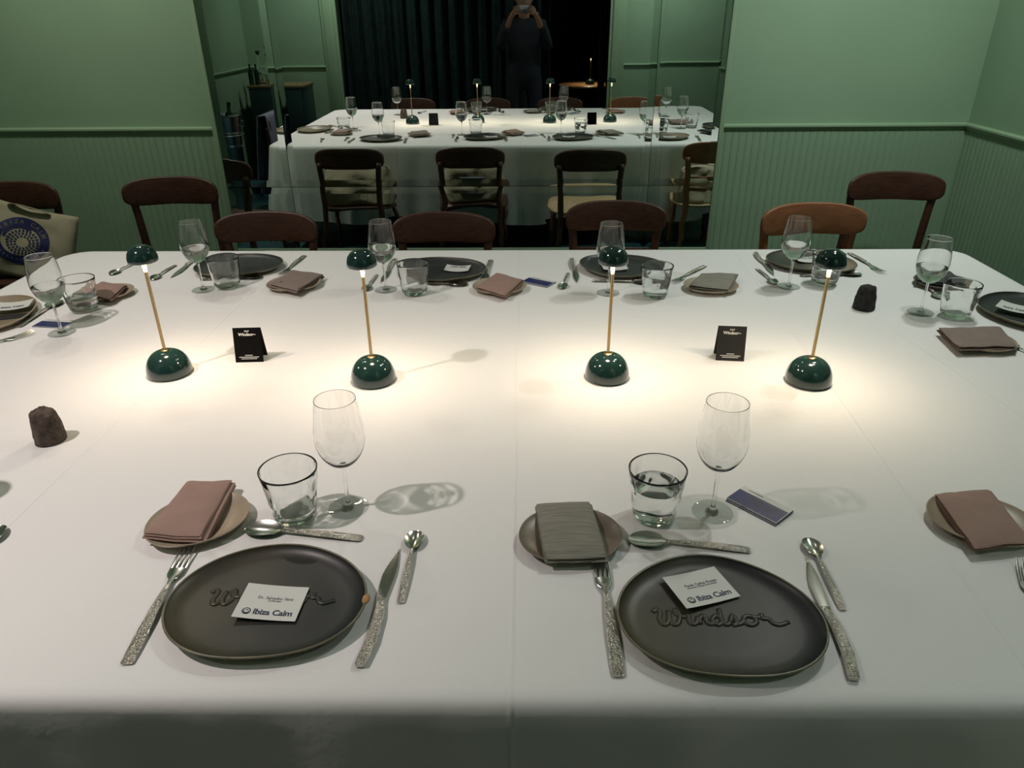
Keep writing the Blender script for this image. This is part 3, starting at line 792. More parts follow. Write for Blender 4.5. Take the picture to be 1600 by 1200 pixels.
# --- chairs, facing -Y; the backrest stands over y=0
def chair_proto(wood='wood', lower_rail=False, seat='wood'):
    def back():
        loops = []; n = 28; W, Hh = .208, .062; zc = .735
        for side in (0, 1):
            pass
        bm = bmesh.new()
        # pill outline in (x, z), extruded in y with a curve
        pts = []
        for i in range(60):
            a = 2*PI*i/60; ca, sa = math.cos(a), math.sin(a)
            x = W*abs(ca)**.52*(1 if ca >= 0 else -1); z = Hh*abs(sa)**.62*(1 if sa >= 0 else -1)
            z += .010*(1-(x/W)**2) if sa > 0 else .012*(1-(x/W)**2)
            pts.append((x, z))
        def cy(x): return -.045*(x/W)**2
        rings = []
        for f, off in ((.0, .0105), (.5, .0105), (.93, .0105), (.985, .009), (1, .005), (1, -.005), (.985, -.009), (.93, -.0105), (.5, -.0105), (0, -.0105)):
            if f == 0: rings.append([bm.verts.new((0, off, zc+.010))]); continue
            rings.append([bm.verts.new((x*f, cy(x*f)+off, zc+z*f+(.010*(1-f)))) for x, z in pts])
        for A, B in zip(rings, rings[1:]):
            for k in range(60):
                q = (k+1) % 60
                if len(A) == 1: bm.faces.new((A[0], B[k], B[q]))
                elif len(B) == 1: bm.faces.new((A[k], B[0], A[q]))
                else: bm.faces.new((A[k], B[k], B[q], A[q]))
        return to_mesh(bm, 'backrest', wood)
    def post(s):
        bm = bmesh.new()
        tube(bm, catmull([(s*.195, .075, 0), (s*.182, .035, .25), (s*.172, .006, .45), (s*.172, -.012, .62), (s*.180, -.013, .72)], 4), [.013]*4+[.016]*4+[.018]*4+[.017]*4+[.015], 10)
        return to_mesh(bm, 'rear_leg', wood)
    def fleg(s):
        bm = bmesh.new(); tube(bm, [(s*.205, -.345, 0), (s*.195, -.335, .22), (s*.190, -.33, .43)], [.012, .016, .018], 10); return to_mesh(bm, 'front_leg', wood)
    def seatm():
        bm = bmesh.new(); loops = []
        for z, f in ((.432, .93), (.436, .985), (.445, 1), (.455, .99), (.459, .94)):
            row = []
            for i in range(48):
                a = 2*PI*i/48; ca, sa = math.cos(a), math.sin(a)
                x = .222*f*abs(ca)**.5*(1 if ca > 0 else -1); y = .18*f*abs(sa)**.5*(1 if sa > 0 else -1)
                x *= 1-.10*(y/.18)
                row.append((x, y-.18, z))
            loops.append(row)
        skin_loops(bm, loops, capa=True, capb=True)
        return sharp(to_mesh(bm, 'seat', seat), 60)
    rows = [('seat', seatm(), None, None), ('backrest', back(), None, None)]
    rows += [('leg', post(-1), None, None), ('leg', post(1), None, None), ('leg', fleg(-1), None, None), ('leg', fleg(1), None, None)]
    rows.append(('seat_rail', box_mesh('seat_rail', wood, -.17, .17, -.345, -.325, .385, .43, .003), None, None))
    if lower_rail: rows.append(('back_rail', box_mesh('back_rail', wood, -.17, .17, -.020, -.002, .585, .610, .004), None, None))
    return ('dining_chair', rows)
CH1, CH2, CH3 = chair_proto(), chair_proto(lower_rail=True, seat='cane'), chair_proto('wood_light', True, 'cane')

# ================================================================== PLACING: chairs
for (x, y, rz, sc, pr, lab) in [
    (-1.045, 2.97, .02, 1, CH1, 'dark walnut chair tucked under far table edge, first from the left, by the mirror edge'),
    (-.322, 2.95, 0, 1, CH1, 'dark walnut chair tucked under far table edge, second from the left'),
    (.385, 3.10, -.04, 1.01, CH2, 'dark walnut chair tucked under far table edge, third from the left'),
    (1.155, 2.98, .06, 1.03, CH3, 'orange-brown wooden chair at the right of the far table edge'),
    (-1.66, 3.50, .10, 1.045, CH1, 'dark wooden chair against the wainscot left of the mirror'),
    (-2.365, 3.40, .16, 1.045, CH1, 'dark wooden chair at far left holding the cream tote bag'),
    (1.725, 3.52, -.05, 1.05, CH1, 'dark wooden chair against the wall in the right corner')]:
    inst(pr, (x, y, 0), rz, sc, lab, 'chair', 'dining chairs with curved backs')
for (x, y, rz, pr, lab) in [
    (-1.02, .21, PI, CH1, 'wooden chair seen only in the mirror, near side of the table, behind the leftmost lamp'),
    (-.33, .21, PI+.03, CH1, 'wooden chair seen only in the mirror, near side, left of the photographer'),
    (.33, .21, PI, CH1, 'wooden chair seen only in the mirror, near side, right of the photographer'),
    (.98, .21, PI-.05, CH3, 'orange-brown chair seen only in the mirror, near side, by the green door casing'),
    (-2.02, 1.25, PI/2, CH1, 'dark wooden chair at the left end of the table, seen in the mirror')]:
    inst(pr, (x, y, 0), rz, 1, lab, 'chair', 'dining chairs with curved backs')

# ================================================================== PLACING: lamps
for k, (px, py, lab) in enumerate([(266, 583, 'green dome table lamp nearest the left stone, leftmost of the four'),
                     (584, 594, 'green dome table lamp second from the left, behind the empty wine glass'),
                     (948, 589, 'green dome table lamp third from the left, left of a black tent card'),
                     (1262, 596, 'green dome table lamp rightmost of the four, in front of the black stone')]):
    p = at(px, py)
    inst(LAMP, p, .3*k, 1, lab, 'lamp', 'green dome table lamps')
    l = bpy.data.lights.new('lamp_light', 'AREA'); l.shape = 'DISK'; l.size = .048; l.energy = LAMP_W*(1, .95, 1.15, 1)[k]; l.color = (1, .80, .59); l.spread = math.radians(172)
    lo = bpy.data.objects.new('lamp_light', l); COL.objects.link(lo); lo.location = p+Vector((0, 0, .2875))

# ================================================================== PLACING: tent cards
def tent_proto():
    W, Hh, Dp = .034, .088, .020
    def panel(sg):
        bm = bmesh.new(); a = [(-W, sg*Dp, 0), (W, sg*Dp, 0), (W, 0, Hh*.95), (-W, 0, Hh*.95)]
        f = bm.faces.new([bm.verts.new(p) for p in a]); bmesh.ops.solidify(bm, geom=[f], thickness=.0009)
        return to_mesh(bm, 'panel', 'tag_black', smooth=False)
    rows = [('front_panel', panel(-1), None, None), ('rear_panel', panel(1), None, None)]
    ang = math.atan2(Hh*.95, Dp)
    def onface(me, v):
        me.transform(Matrix.Translation((0, -Dp*(1-v/(Hh*.95))-.0012, v))@Matrix.Rotation(ang, 4, 'X')); return me
    for half, v in ((.009, .0175), (.024, .0130), (.019, .0090)):
        me = box_mesh('bar', 'white_ink', -half, half, -.0008, .0008, 0, .0002); rows.append(('printed_line', onface(me, v), 0, None))
    for s, size, v, b in (('our', .0085, .0760, .0001), ('Windsor~', .0100, .0675, .0003)):
        rows.append(('printed_line', onface(text_mesh(s, size, 'white_ink', .00015, b), v), 0, None))
    return ('tent_card', rows)
TENT = tent_proto()
p = at(389, 566); inst(TENT, (p.x+.001, p.y+.020, TZ), .06, 1, 'black tent card with small white print, right of the leftmost lamp', 'tent card', 'black tent cards')
p = at(1142, 564); inst(TENT, (p.x-.001, p.y+.020, TZ), -.10, 1, 'black tent card with small white print, between the two right-hand lamps', 'tent card', 'black tent cards')

# ================================================================== PLACING: stones
o = link('lava_stone', stone_mesh('lava_brown', seed=3)); o.location = at(80, 688); o.rotation_euler = (0, 0, .4); tag(o, 'brown porous thimble-shaped stone near the left table edge', 'stone')
o = link('lava_stone', stone_mesh('lava', .029, .070, 8)); o.location = at(1349, 482); tag(o, 'black porous thimble-shaped stone behind the rightmost lamp', 'stone')

# ================================================================== PLACING: glasses
WGS = [((545, 793), WG, 'empty wine glass beside the left foreground tumbler'),
       ((1113, 800), WG, 'empty wine glass beside the water-filled foreground tumbler'),
       ((97, 520), WGW, 'wine glass with water at the left end, beside the tan plate'),
       ((318, 453), WGW, 'wine glass with water on far side, right of the leftmost lamp shade'),
       ((603, 453), WGW, 'wine glass with water on far side, beside the second lamp from the left'),
       ((950, 458), WGW, 'wine glass on far side, directly behind the third lamp from the left'),
       ((1232, 448), WGW, 'wine glass with water in front of the orange-brown chair'),
       ((1438, 488), WGW, 'wine glass with water at the right end, beside the black stone'),
       ((-105, 790), WG, 'wine glass just outside the left of the view, only its shadow showing'),
       ((1665, 662), WG, 'wine glass just outside the right of the view, only its shadow showing')]
for k, (p, pr, lab) in enumerate(WGS): inst(pr, at(*p), k*.7, 1, lab, 'wine glass', 'wine glasses on the table')
TUS_ = [((462, 806), TU, 'empty pressed-glass tumbler above the left foreground plate'),
        ((1021, 807), TUW, 'tumbler nearly full of water above the right foreground plate'),
        ((133, 485), TUH, 'tumbler with water at the left end, by the pink napkin'),
        ((356, 449), TUS, 'empty tumbler on far side, in front of the first dark plate from the left'),
        ((648, 459), TUS, 'empty dimpled tumbler on far side, right of the second lamp'),
        ((1023, 463), TUW, 'tumbler full of water on far side, right of the third lamp'),
        ((1287, 443), TUH, 'tumbler on far side, right behind the rightmost lamp shade'),
        ((1491, 494), TUS, 'dimpled greenish tumbler at the right end, beside the wine glass')]
for k, (p, pr, lab) in enumerate(TUS_): inst(pr, at(*p), k*.9+.3, 1, lab, 'tumbler', 'pressed glass tumblers')

# ================================================================== PLACING: plates
def put_plate(pr, x, y, rz, lab, cat='plate', grp='dark organic dinner plates', sc=1): return inst(pr, (x, y, TZ), rz, sc, lab, cat, grp)
put_plate(PA, -.369, .801, 0, 'dark olive egg-shaped plate with chipped rim, left foreground')
put_plate(PB, .271, .779, 0, 'dark olive egg-shaped plate with pressed word, right foreground')
put_plate(PG, -.952, 2.362, .2, 'dark grey plate on far side, before the first tucked chair from the left')
put_plate(PD, -.265, 2.310, PI-.2, 'dark grey plate on far side, before the second tucked chair')
put_plate(PD, .322, 2.338, PI-.25, 'dark grey plate on far side, before the third tucked chair')
put_plate(PH, .955, 2.392, -.3, 'plate half dark and half tan, before the orange-brown chair')
p = at(0, 489, TZ+.018); put_plate(PT, p.x-.03, p.y, PI/2+.3, 'tan egg-shaped plate cut off by the left picture edge')
p = at(1592, 483, TZ+.018); put_plate(PD, p.x+.02, p.y, PI/2-.25, 'dark slate plate at the right end of the table')
SPL = [((309, 812), SP, .45, 'beige side plate under the dusty pink napkin, left foreground'), ((890, 836), SPD, 0, 'dark beige side plate under the grey-green napkin, foreground'),
       ((1532, 812), SP, -.3, 'beige side plate under the pink napkin at the right edge'), ((459, 443), SP, .1, 'beige side plate on far side under a taupe napkin, left of centre'),
       ((780, 447), SP, 0, 'beige side plate on far side under a pink napkin'), ((1110, 446), SP, 0, 'beige side plate on far side under a grey-green napkin'),
       ((163, 457), SP, .3, 'beige side plate under the pink napkin behind the left-end tumbler'), ((1471, 440), SPD, 0, 'dark side plate under a charcoal napkin at the right end'),
       ((1530, 532), SP, -.2, 'beige side plate under a taupe napkin at the right end')]
for (p, pr, rz, lab) in SPL:
    q = at(*p, TZ+.012); inst(pr, (q.x, q.y, TZ), rz, 1, lab, 'side plate', 'small side plates')
NZ = TZ+.0105
NAP = [(((222, 827), (312, 832), (360, 747), (290, 747)), 'pink', 'dusty pink folded napkin on its side plate, left foreground', 6, .0026, .13),
       (((852, 867), (949, 864), (922, 779), (837, 781)), 'grey', 'grey-green folded napkin on its side plate, above the foreground fork', 5, .0028),
       (((1524, 848), (1612, 838), (1548, 760), (1464, 767)), 'pink', 'dusty pink folded napkin cut off by the right picture edge', 5, .0028),
       (((420, 440), (463, 450), (503, 424), (456, 418)), 'taupe', 'taupe folded napkin on far side, left of the second lamp', 5, .0034),
       (((745, 443), (789, 456), (816, 432), (776, 422)), 'pink', 'pink folded napkin on far side, left of a card', 5, .0034),
       (((1077, 441), (1138, 448), (1153, 423), (1097, 422)), 'grey', 'grey-green folded napkin on far side, right of the water tumbler', 5, .0034),
       (((128, 452), (172, 462), (196, 441), (158, 436)), 'pink', 'pink folded napkin at the left end, behind the tumbler', 5, .0034),
       (((1432, 433), (1512, 441), (1486, 419), (1436, 415)), 'slate', 'charcoal folded napkin behind the wine glass at the right end', 5, .0034),
       (((1500, 538), (1590, 536), (1562, 505), (1468, 507)), 'taupe', 'taupe folded napkin at the right end, in front of the tumbler', 5, .0034)]
for k, (c, m, lab, ly, th, *fan) in enumerate(NAP): napkin(c, NZ, m, lab, ly, th, seed=k+1, fan=fan[0] if fan else .03)

# ================================================================== PLACING: cutlery
G = 'hammered steel cutlery on the tablecloth'
def fork(a, b, l, **k): lay(FORK, .237, a, b, l, 'fork', 'forks with hammered handles', **k)
def knife(a, b, l, **k): lay(KNF, .238, a, b, l, 'knife', 'knives with hammered handles', **k)
def tea(a, b, l, **k): lay(TEA, .164, a, b, l, 'teaspoon', 'teaspoons with hammered handles', **k)
def spoon(a, b, l, **k): lay(SPN, .200, a, b, l, 'spoon', 'dessert spoons with hammered handles', **k)
fork((198, 1040), (297, 858), 'fork left of the chipped foreground plate'); knife((563, 1045), (622, 858), 'serrated knife right of the chipped foreground plate')
tea((626, 944), (651, 833), 'teaspoon beside the left foreground knife'); spoon((566, 843), (384, 829), 'dessert spoon above the chipped foreground plate')
fork((967, 1060), (937, 872), 'fork with tines under the grey-green napkin'); knife((1335, 1066), (1256, 872), 'knife leaning along the right foreground plate')
tea((1317, 955), (1261, 844), 'teaspoon beside the right foreground knife'); spoon((1168, 861), (985, 846), 'dessert spoon above the right foreground plate')
fork((1650, 1070), (1597, 878), 'fork tips at the right picture edge, below the pink napkin'); tea((-60, 935), (4, 822), 'teaspoon tip at the left picture edge')
knife((308, 405), (271, 433), 'knife left of the first far-side plate'); tea((272, 417), (241, 437), 'teaspoon right of the leftmost lamp pole')
tea((214, 411), (179, 428), 'teaspoon left of the leftmost lamp pole'); spoon((316, 438), (410, 434), 'dessert spoon in front of the first far-side plate'); fork((474, 402), (440, 431), 'fork right of the first far-side plate')
knife((618, 407), (596, 443), 'knife behind the second far-side wine glass'); tea((587, 433), (573, 453), 'teaspoon left of the second far-side wine glass')
spoon((640, 444), (728, 446), 'dessert spoon in front of the second far-side plate'); fork((766, 410), (757, 438), 'fork right of the second far-side plate')
knife((893, 406), (903, 444), 'knife left of the third far-side plate'); tea((887, 430), (879, 450), 'teaspoon left of the third far-side plate, near the card')
spoon((931, 440), (1016, 443), 'dessert spoon in front of the third far-side plate'); fork((1098, 418), (1054, 442), 'fork right of the third far-side plate')
knife((1179, 396), (1212, 433), 'knife left of the half-tan plate'); tea((1186, 424), (1207, 442), 'teaspoon left of the half-tan plate, beside the knife')
spoon((1250, 432), (1346, 430), 'dessert spoon in front of the half-tan plate'); fork((1336, 402), (1369, 422), 'fork right of the half-tan plate')
spoon((18, 519), (104, 466), 'dessert spoon along the tan plate at the left end'); fork((-60, 552), (17, 531), 'fork tips at the left picture edge below the tan plate')
tea((1444, 446), (1462, 463), 'teaspoon beside the right-end charcoal napkin')
tea((1640, 565), (1585, 545), 'spoon at the right edge beside the slate plate')

# ================================================================== PLACING: cards
def emblem(R, m):
    """round emblem: ring with a crescent swirl"""
    bm = bmesh.new()
    def ring(r0, r1, cx=0, cy=0, a0=0, a1=2*PI, n=28, taper=False):
        A = []
        for i in range(n+1):
            a = a0+(a1-a0)*i/n; k = math.sin(PI*i/n) if taper else 1
            rm, hw2 = (r0+r1)/2, (r1-r0)/2*k
            A.append([bm.verts.new((cx+(rm-hw2)*math.cos(a), cy+(rm-hw2)*math.sin(a), 0)), bm.verts.new((cx+(rm+hw2)*math.cos(a), cy+(rm+hw2)*math.sin(a), 0))])
        for p, q in zip(A, A[1:]): bm.faces.new((p[0], p[1], q[1], q[0]))
    ring(R*.78, R); ring(R*.42, R*.70, 0, -.06*R, PI*.75, PI*2.2, 20, True); ring(R*.16, R*.36, .1*R, .1*R, -.2, PI*1.1, 14, True)
    bmesh.ops.solidify(bm, geom=bm.faces[:], thickness=.0002)
    return to_mesh(bm, 'emblem', m, smooth=False)
def card_proto(l1, l2, m_em):
    W, Hh = .045, .034
    bm = bmesh.new(); n = 10; loops = []
    for i in range(n+1):
        x = -W+2*W*i/n; z = .004*(1-(x/W))**2*.35
        loops.append([(x, -Hh, z), (x, Hh, z), (x, Hh, z+.0005), (x, -Hh, z+.0005)])
    skin_loops(bm, loops, capa=True, capb=True); body = to_mesh(bm, 'card', 'card', smooth=False)
    def up(me, x, y, dz=.0008):
        for v in me.vertices:
            v.co.x += x; v.co.y += y; v.co.z += dz+.004*(1-(v.co.x/W))**2*.35
        return me
    rows = [('emblem', up(emblem(.0062, m_em), -.0285, -.0205), None, None),
            ('printed_line', up(text_mesh('Ibiza Calm', .0142, 'navy_ink', .0001, .00028, spacing=.95), .009, -.0205), None, None),
            ('printed_line', up(text_mesh(l1, .0072, 'ink', .0001, .00003), .004, .0075), None, None),
            ('printed_line', up(text_mesh(l2, .0040, 'ink', .0001), .004, .0025), None, None)]
    return ('place_card', body, rows)
def put_card(pr, px, lab, z):
    c = [at(*p, z) for p in px]; ctr = sum(c, Vector())/4; d = (c[1]-c[0]+c[2]-c[3]); return inst(pr, (ctr.x, ctr.y, z-.001), math.atan2(d.y, d.x), 1, lab, 'place card', 'white place cards on plates')
put_card(card_proto('Dr. Salvador Sanz', 'Cardiologist', 'navy_ink'), ((385, 914), (479, 917), (466, 971), (366, 968)), 'white place card lying straight on the chipped foreground plate', TZ+.0115)
put_card(card_proto('Paula Cañas Rosas', 'Nutrition, Clinical Psychologist', 'cab'), ((1038, 906), (1121, 883), (1153, 932), (1067, 956)), 'white place card tilted on the right foreground plate', TZ+.0115)
def plain_card(W, Hh, curl=.01):
    bm = bmesh.new(); loops = []
    for i in range(11):
        x = -W+2*W*i/10; z = curl*(x/W)**2*.5
        loops.append([(x, -Hh, z), (x, Hh, z), (x, Hh, z+.0005), (x, -Hh, z+.0005)])
    skin_loops(bm, loops, capa=True, capb=True); return to_mesh(bm, 'card', 'card', smooth=False)
PC = ('place_card', plain_card(.045, .034), [('printed_line', text_mesh('Ibiza Calm', .0142, 'navy_ink', .0001, .0003), None, None)])
PC[2][0][1].transform(Matrix.Translation((0, -.014, .003)))
p = at(22, 478, TZ+.022); inst(PC, p, .35, 1, 'curled white place card on the tan plate at left', 'place card', 'white place cards on plates')
q = box_mesh('dark_card', 'tag_black', -.042, .042, -.018, .018, 0, .001)
p = at(22, 494, TZ+.0095); o = link('dark_card', q, None, (p.x, p.y, TZ+.0085), (0, 0, .30)); tag(o, 'small black card on the tan plate, under the white card', 'card')
p = at(1588, 482, TZ+.020); inst(PC, p, -.75, 1, 'white place card on the slate plate at the right end', 'place card', 'white place cards on plates')
p = at(715, 420, TZ+.011); inst(PC, p, PI-.1, .9, 'place card lying on the second far-side dark plate', 'place card', 'white place cards on plates')
p = at(960, 418, TZ+.011); inst(PC, p, PI+.05, .9, 'place card lying on the third far-side dark plate', 'place card', 'white place cards on plates')
p = at(1262, 406, TZ+.011); inst(PC, p, PI, .9, 'place card lying on the half-tan plate', 'place card', 'white place cards on plates')
# stack of leaflets: several thin sheets, the top one with a navy band
def leaflet_proto(n=5, W=.048, Hh=.0265, flip=False):
    bm = bmesh.new(); box(bm, -W, W, -Hh, Hh, 0, .0014*n); 
    body = to_mesh(bm, 'leaflet', 'card', smooth=False)
    rows = []
    for k in range(n):
        rows.append(('sheet', box_mesh('sheet', 'navy' if k % 2 == 0 and k < n-1 else 'card', -W+.0006*(k % 2), W+.0006*(k % 3), -Hh-.0015*(n-k)*.5, Hh-.0003*k, .0014*k, .0014*k+.0011), None, None))
    band = box_mesh('navy_band', 'navy', -W+.001, W-.0005, -Hh-.0004, Hh*.42, .0014*n-.0003, .0014*n+.00005)
    rows.append(('navy_band', band, n-1, 'navy band'))
    for (hl, y) in ((.030, .003), (.026, -.003), (.018, -.009)):
        me = box_mesh('bar', 'ink', -hl+.004, hl+.004, y-.0006, y+.0006, .0014*n+.0001, .0014*n+.0003); rows.append(('printed_line', me, n, 'faint grey print'))
    me = box_mesh('bar', 'ink', -.034, -.006, .0185, .0197, .0014*n, .0014*n+.0002); rows.append(('printed_line', me, n-1, None))
    return ('leaflet_stack', rows)
def put_leaf(pr, px, lab, z=.007):
    c = [at(*p, TZ+z) for p in px]; ctr = sum(c, Vector())/4; d = (c[1]-c[0]+c[2]-c[3]); return inst(pr, (ctr.x, ctr.y, TZ), math.atan2(d.y, d.x), 1, lab, 'leaflets', 'navy and white leaflets')
put_leaf(leaflet_proto(5), ((1163, 759), (1241, 795), (1211, 816), (1138, 776)), 'stack of navy and white leaflets right of the foreground wine glass')
put_leaf(leaflet_proto(4, .046), ((831, 430), (868, 437), (851, 447), (819, 440)), 'small stack of navy and white leaflets on far side, between napkin and teaspoon')
put_leaf(leaflet_proto(2, .046), ((90, 493), (116, 494), (78, 513), (48, 511)), 'navy and white leaflet under the left-end wine glass')

# ================================================================== TOTE BAGS
def bag_mesh(W, Hh, T, seed, lean=0, m='canvas', squash=1.):
    """soft bag: closed lumpy surface, standing on z=0, front towards -Y"""
    bm = bmesh.new(); bmesh.ops.create_cube(bm, size=2)
    bmesh.ops.subdivide_edges(bm, edges=bm.edges[:], cuts=11, use_grid_fill=True)
    for v in bm.verts:
        x, y, z = v.co; n = Vector((x, y, z))
        r = (abs(x)**6+abs(y)**6+abs(z)**6)**(1/6); x, y, z = x/r, y/r, z/r
        zz = (z+1)/2; tt = T*(1-.72*zz**1.4)+.006
        wx = W*(1-.10*zz+.04*math.sin(zz*6+seed))
        d = noise.noise(Vector((x*1.9+seed, y*1.3, z*1.8)))*.040+noise.noise(Vector((x*4+seed, y*3, z*5)))*.020
        v.co = Vector((x*wx, y*tt+lean*zz+d, zz*Hh*squash*(1+.06*noise.noise(Vector((x*2, seed, y))))))
    return to_mesh(bm, 'bag', m)
def handles(W, Hh, T):
    out = []
    for s in (-1, 1):
        bm = bmesh.new(); tube(bm, catmull([(-W*.4, s*T*.2, Hh*.95), (-W*.35, s*T*.3-.02, Hh*1.03), (0, s*T*.3-.04, Hh*1.04), (W*.35, s*T*.3-.03, Hh*1.02), (W*.4, s*T*.2, Hh*.95)], 5), .009, 6, flat=.25)
        out.append(('handle', to_mesh(bm, 'handle', 'canvas'), None, None))
    return out
# the tote with the round blue emblem, leaning against the back of the left-hand chair
def emblem_bag():
    bm = bmesh.new(); W, Hh = .20, .32
    nx, nz = 22, 24
    def S(u, v, side):      # side -1 front, 1 back
        x = W*u*(1-.06*v); z = Hh*(v+1)/2
        bulge = .055*(1-u**4)*(1-((v+.35)/1.35)**2 if v > -1 else 0)+.008
        c = -.012*noise.noise(Vector((u*2.2, v*2.2, side*3)))*(1-u**8)
        return Vector((x, side*max(.004, bulge)+c, z-.015*(1-abs(u))*(v > .9)))
    L = {}
    for s in (-1, 1):
        for i in range(nx+1):
            for j in range(nz+1):
                edge = i in (0, nx) or j in (0, nz)
                if edge and s == 1: L[s, i, j] = L[-1, i, j]; continue
                p = S(-1+2*i/nx, -1+2*j/nz, s)
                if edge: p.y = 0
                L[s, i, j] = bm.verts.new(p)
        for i in range(nx):
            for j in range(nz): bm.faces.new((L[s, i, j], L[s, i+1, j], L[s, i+1, j+1], L[s, i, j+1]))
    body = to_mesh(bm, 'bag_body', 'canvas')
    cx, cz, R = .0, .165, .112
    def onbag(p, lift=.0022):
        u, v = p[0]/W, p[1]/Hh*2-1; q = S(u/(1-.06*v), v, -1); q.y -= lift; return q
    rows = [('bag_body', body, None, None)]
    bm = bmesh.new()
    def flat_ring(rx0, ry0, rx1, ry1, ox=0, oz=0, a0=0, a1=2*PI, n=56, nr=3):
        P = []
        for i in range(n+1):
            a = a0+(a1-a0)*i/n; row = []
            for k in range(nr+1):
                f = k/nr; row.append(bm.verts.new(onbag((cx+ox+(rx0+(rx1-rx0)*f)*math.cos(a), cz+oz+(ry0+(ry1-ry0)*f)*math.sin(a)))))
            P.append(row)
        for A, B in zip(P, P[1:]):
            for k in range(nr): bm.faces.new((A[k], A[k+1], B[k+1], B[k]))
    flat_ring(.078, .062, R, .100)
    for ring, (r0, r1, cnt) in enumerate(((.026, .036, 14), (.040, .050, 20), (.054, .066, 26))):   # dashes round the white pupil
        for k in range(cnt):
            a = 2*PI*k/cnt+.1*ring
            flat_ring(r0, r0*.82, r1, r1*.82, .010, -.004, a, a+2*PI/cnt*.55, 2, 1)
    flat_ring(.060, .050, .072, .058, 0, .004, PI*.35, PI*.98, 14, 1)
    rows.append(('blue_emblem', to_mesh(bm, 'blue_emblem', 'logo_blue'), 0, 'round blue emblem'))
    def arc_text(s, ac, step, flipt=False):
        for k, chh in enumerate(s):
            if chh == ' ': continue
            me = text_mesh(chh, .024, 'canvas', .0001, .0004); a = ac-(k-(len(s)-1)/2)*step*(-1 if flipt else 1); rr = .095; ry = .081
            rot = a-PI/2 if not flipt else a+PI/2
            for v in me.vertices:
                x, y = v.co.x, v.co.y; X = x*math.cos(rot)-y*math.sin(rot)+cx+rr*math.cos(a); Z = x*math.sin(rot)+y*math.cos(rot)+cz+ry*math.sin(a)
                v.co = onbag((X, Z), .0032)
            rows.append(('printed_letter', me, 1, None))
    arc_text('IBIZA CALM', PI*.5, .235); arc_text('\u2022'*15, -PI*.5, .19, True)
    rows += [('handle', h[1], None, None) for h in handles(.2, .30, .03)]
    return ('tote_bag', rows)
EB = emblem_bag()
b0 = inst(EB, (-2.26, 3.13, .470), .08, 1.02, 'cream tote bag with round blue emblem on the far-left chair', 'bag', rot=(math.radians(-18), math.radians(17), .12))
for k, (x, y, W, Hh, T, lab) in enumerate([(-1.03, 2.785, .225, .22, .115, 'crumpled cream tote bag on the first tucked chair, seen in the mirror'),
                        (-.315, 2.78, .19, .22, .11, 'cream tote bag with dark print on the second tucked chair, seen in the mirror'),
                        (1.14, 2.80, .19, .20, .11, 'brown-beige bag on the orange-brown chair, seen in the mirror')]):
    rows = [('bag_body', bag_mesh(W, Hh, T, k*3+1), None, None)]+handles(W, Hh*.8, T)
    if k == 1:
        bm = bmesh.new()
        for j in range(3):
            box(bm, -.075, .075-.03*(j == 1), T*.62, T*.62+.05, .085+.028*j, .100+.028*j)
        me = to_mesh(bm, 'dark_print', 'ink', smooth=False); rows.append(('dark_print', me, 0, 'dark print'))
    inst(('tote_bag', rows), (x, y, .4615), 0, 1, lab, 'bag', 'cream tote bags on chair seats')

# ================================================================== BEHIND THE CAMERA (seen in the mirror)
# low cabinet, decanters, bottles, ice bucket, draped jacket
cb = link('sideboard_cabinet', None); cb.location = (-2.42, -.42, 0); tag(cb, 'dark green low cabinet with oak top in the reflected left corner', 'cabinet')
link('body', box_mesh('body', 'cab', -.26, .26, -.2, .2, .06, .86, .004), cb); link('cabinet_top', box_mesh('top', 'cab_top', -.27, .27, -.21, .21, .86, .885, .004), cb)
for s in (-1, 1):
    d = link('door', box_mesh('door', 'cab', -.123, .123, .2, .215, .10, .84, .004), cb, (s*.127, 0, 0)); link('knob', lathe_mesh('knob', 'brass', [(0, 0), (.008, 0), (.01, .012), (0, .016)], 12), d, (-s*.09, .215, .52), (-PI/2, 0, 0))
for sx in (-1, 1):
    for sy in (-1, 1): link('leg', box_mesh('leg', 'cab', -.02, .02, -.02, .02, 0, .06), cb, (sx*.22, sy*.16, 0))
dec = ('decanter', [('body', lathe_mesh('body', 'tumblerglass', [(0, .001), (.045, .001), (.05, .01), (.048, .10), (.03, .15), (.014, .19), (.013, .26), (.018, .27)], 24), None, None),
                    ('stopper', lathe_mesh('stopper', 'bottle', [(0, .262), (.012, .262), (.013, .275), (.020, .28), (.021, .30), (0, .304)], 16), None, 'dark stopper')])
for x, y, s, wh in ((-2.60, -.40, 1, 'leftmost of three'), (-2.50, -.36, .92, 'shortest of three'), (-2.55, -.54, 1.12, 'tallest of three')): inst(dec, (x, y, .885), 0, s, 'clear glass decanter with dark stopper on the cabinet, '+wh, 'decanter', 'decanters on the cabinet')
bot = ('wine_bottle', [('body', lathe_mesh('body', 'bottle', [(0, .001), (.036, .001), (.037, .18), (.03, .215), (.0145, .235), (.0135, .29), (.0155, .292), (.0155, .305), (0, .305)], 24), None, None)])
for k, (x, y) in enumerate(((-2.655, -.27), (-2.60, -.28), (-2.43, -.27))): inst(bot, (x, y, .885), 0, .62, 'dark wine bottle on the cabinet, '+('at its left end', 'second from its left end', 'at its right end')[k], 'bottle', 'bottles on the cabinet')
ib = link('ice_bucket_stand', None); ib.location = (-2.22, 1.66, 0); tag(ib, 'steel ice bucket on a tall stand, reflected at the mirror left edge', 'ice bucket')
link('bucket', lathe_mesh('bucket', 'bucket', [(0, .62), (.075, .62), (.08, .63), (.098, .83), (.103, .835), (.103, .845), (.096, .84), (.078, .64), (0, .635)], 32), ib)
bm = bmesh.new(); tube(bm, [(.101*math.cos(a), .101*math.sin(a), .70) for a in [2*PI*i/32 for i in range(33)]], .005, 8, cap=False); link('ring', to_mesh(bm, 'ring', 'bucket'), ib)
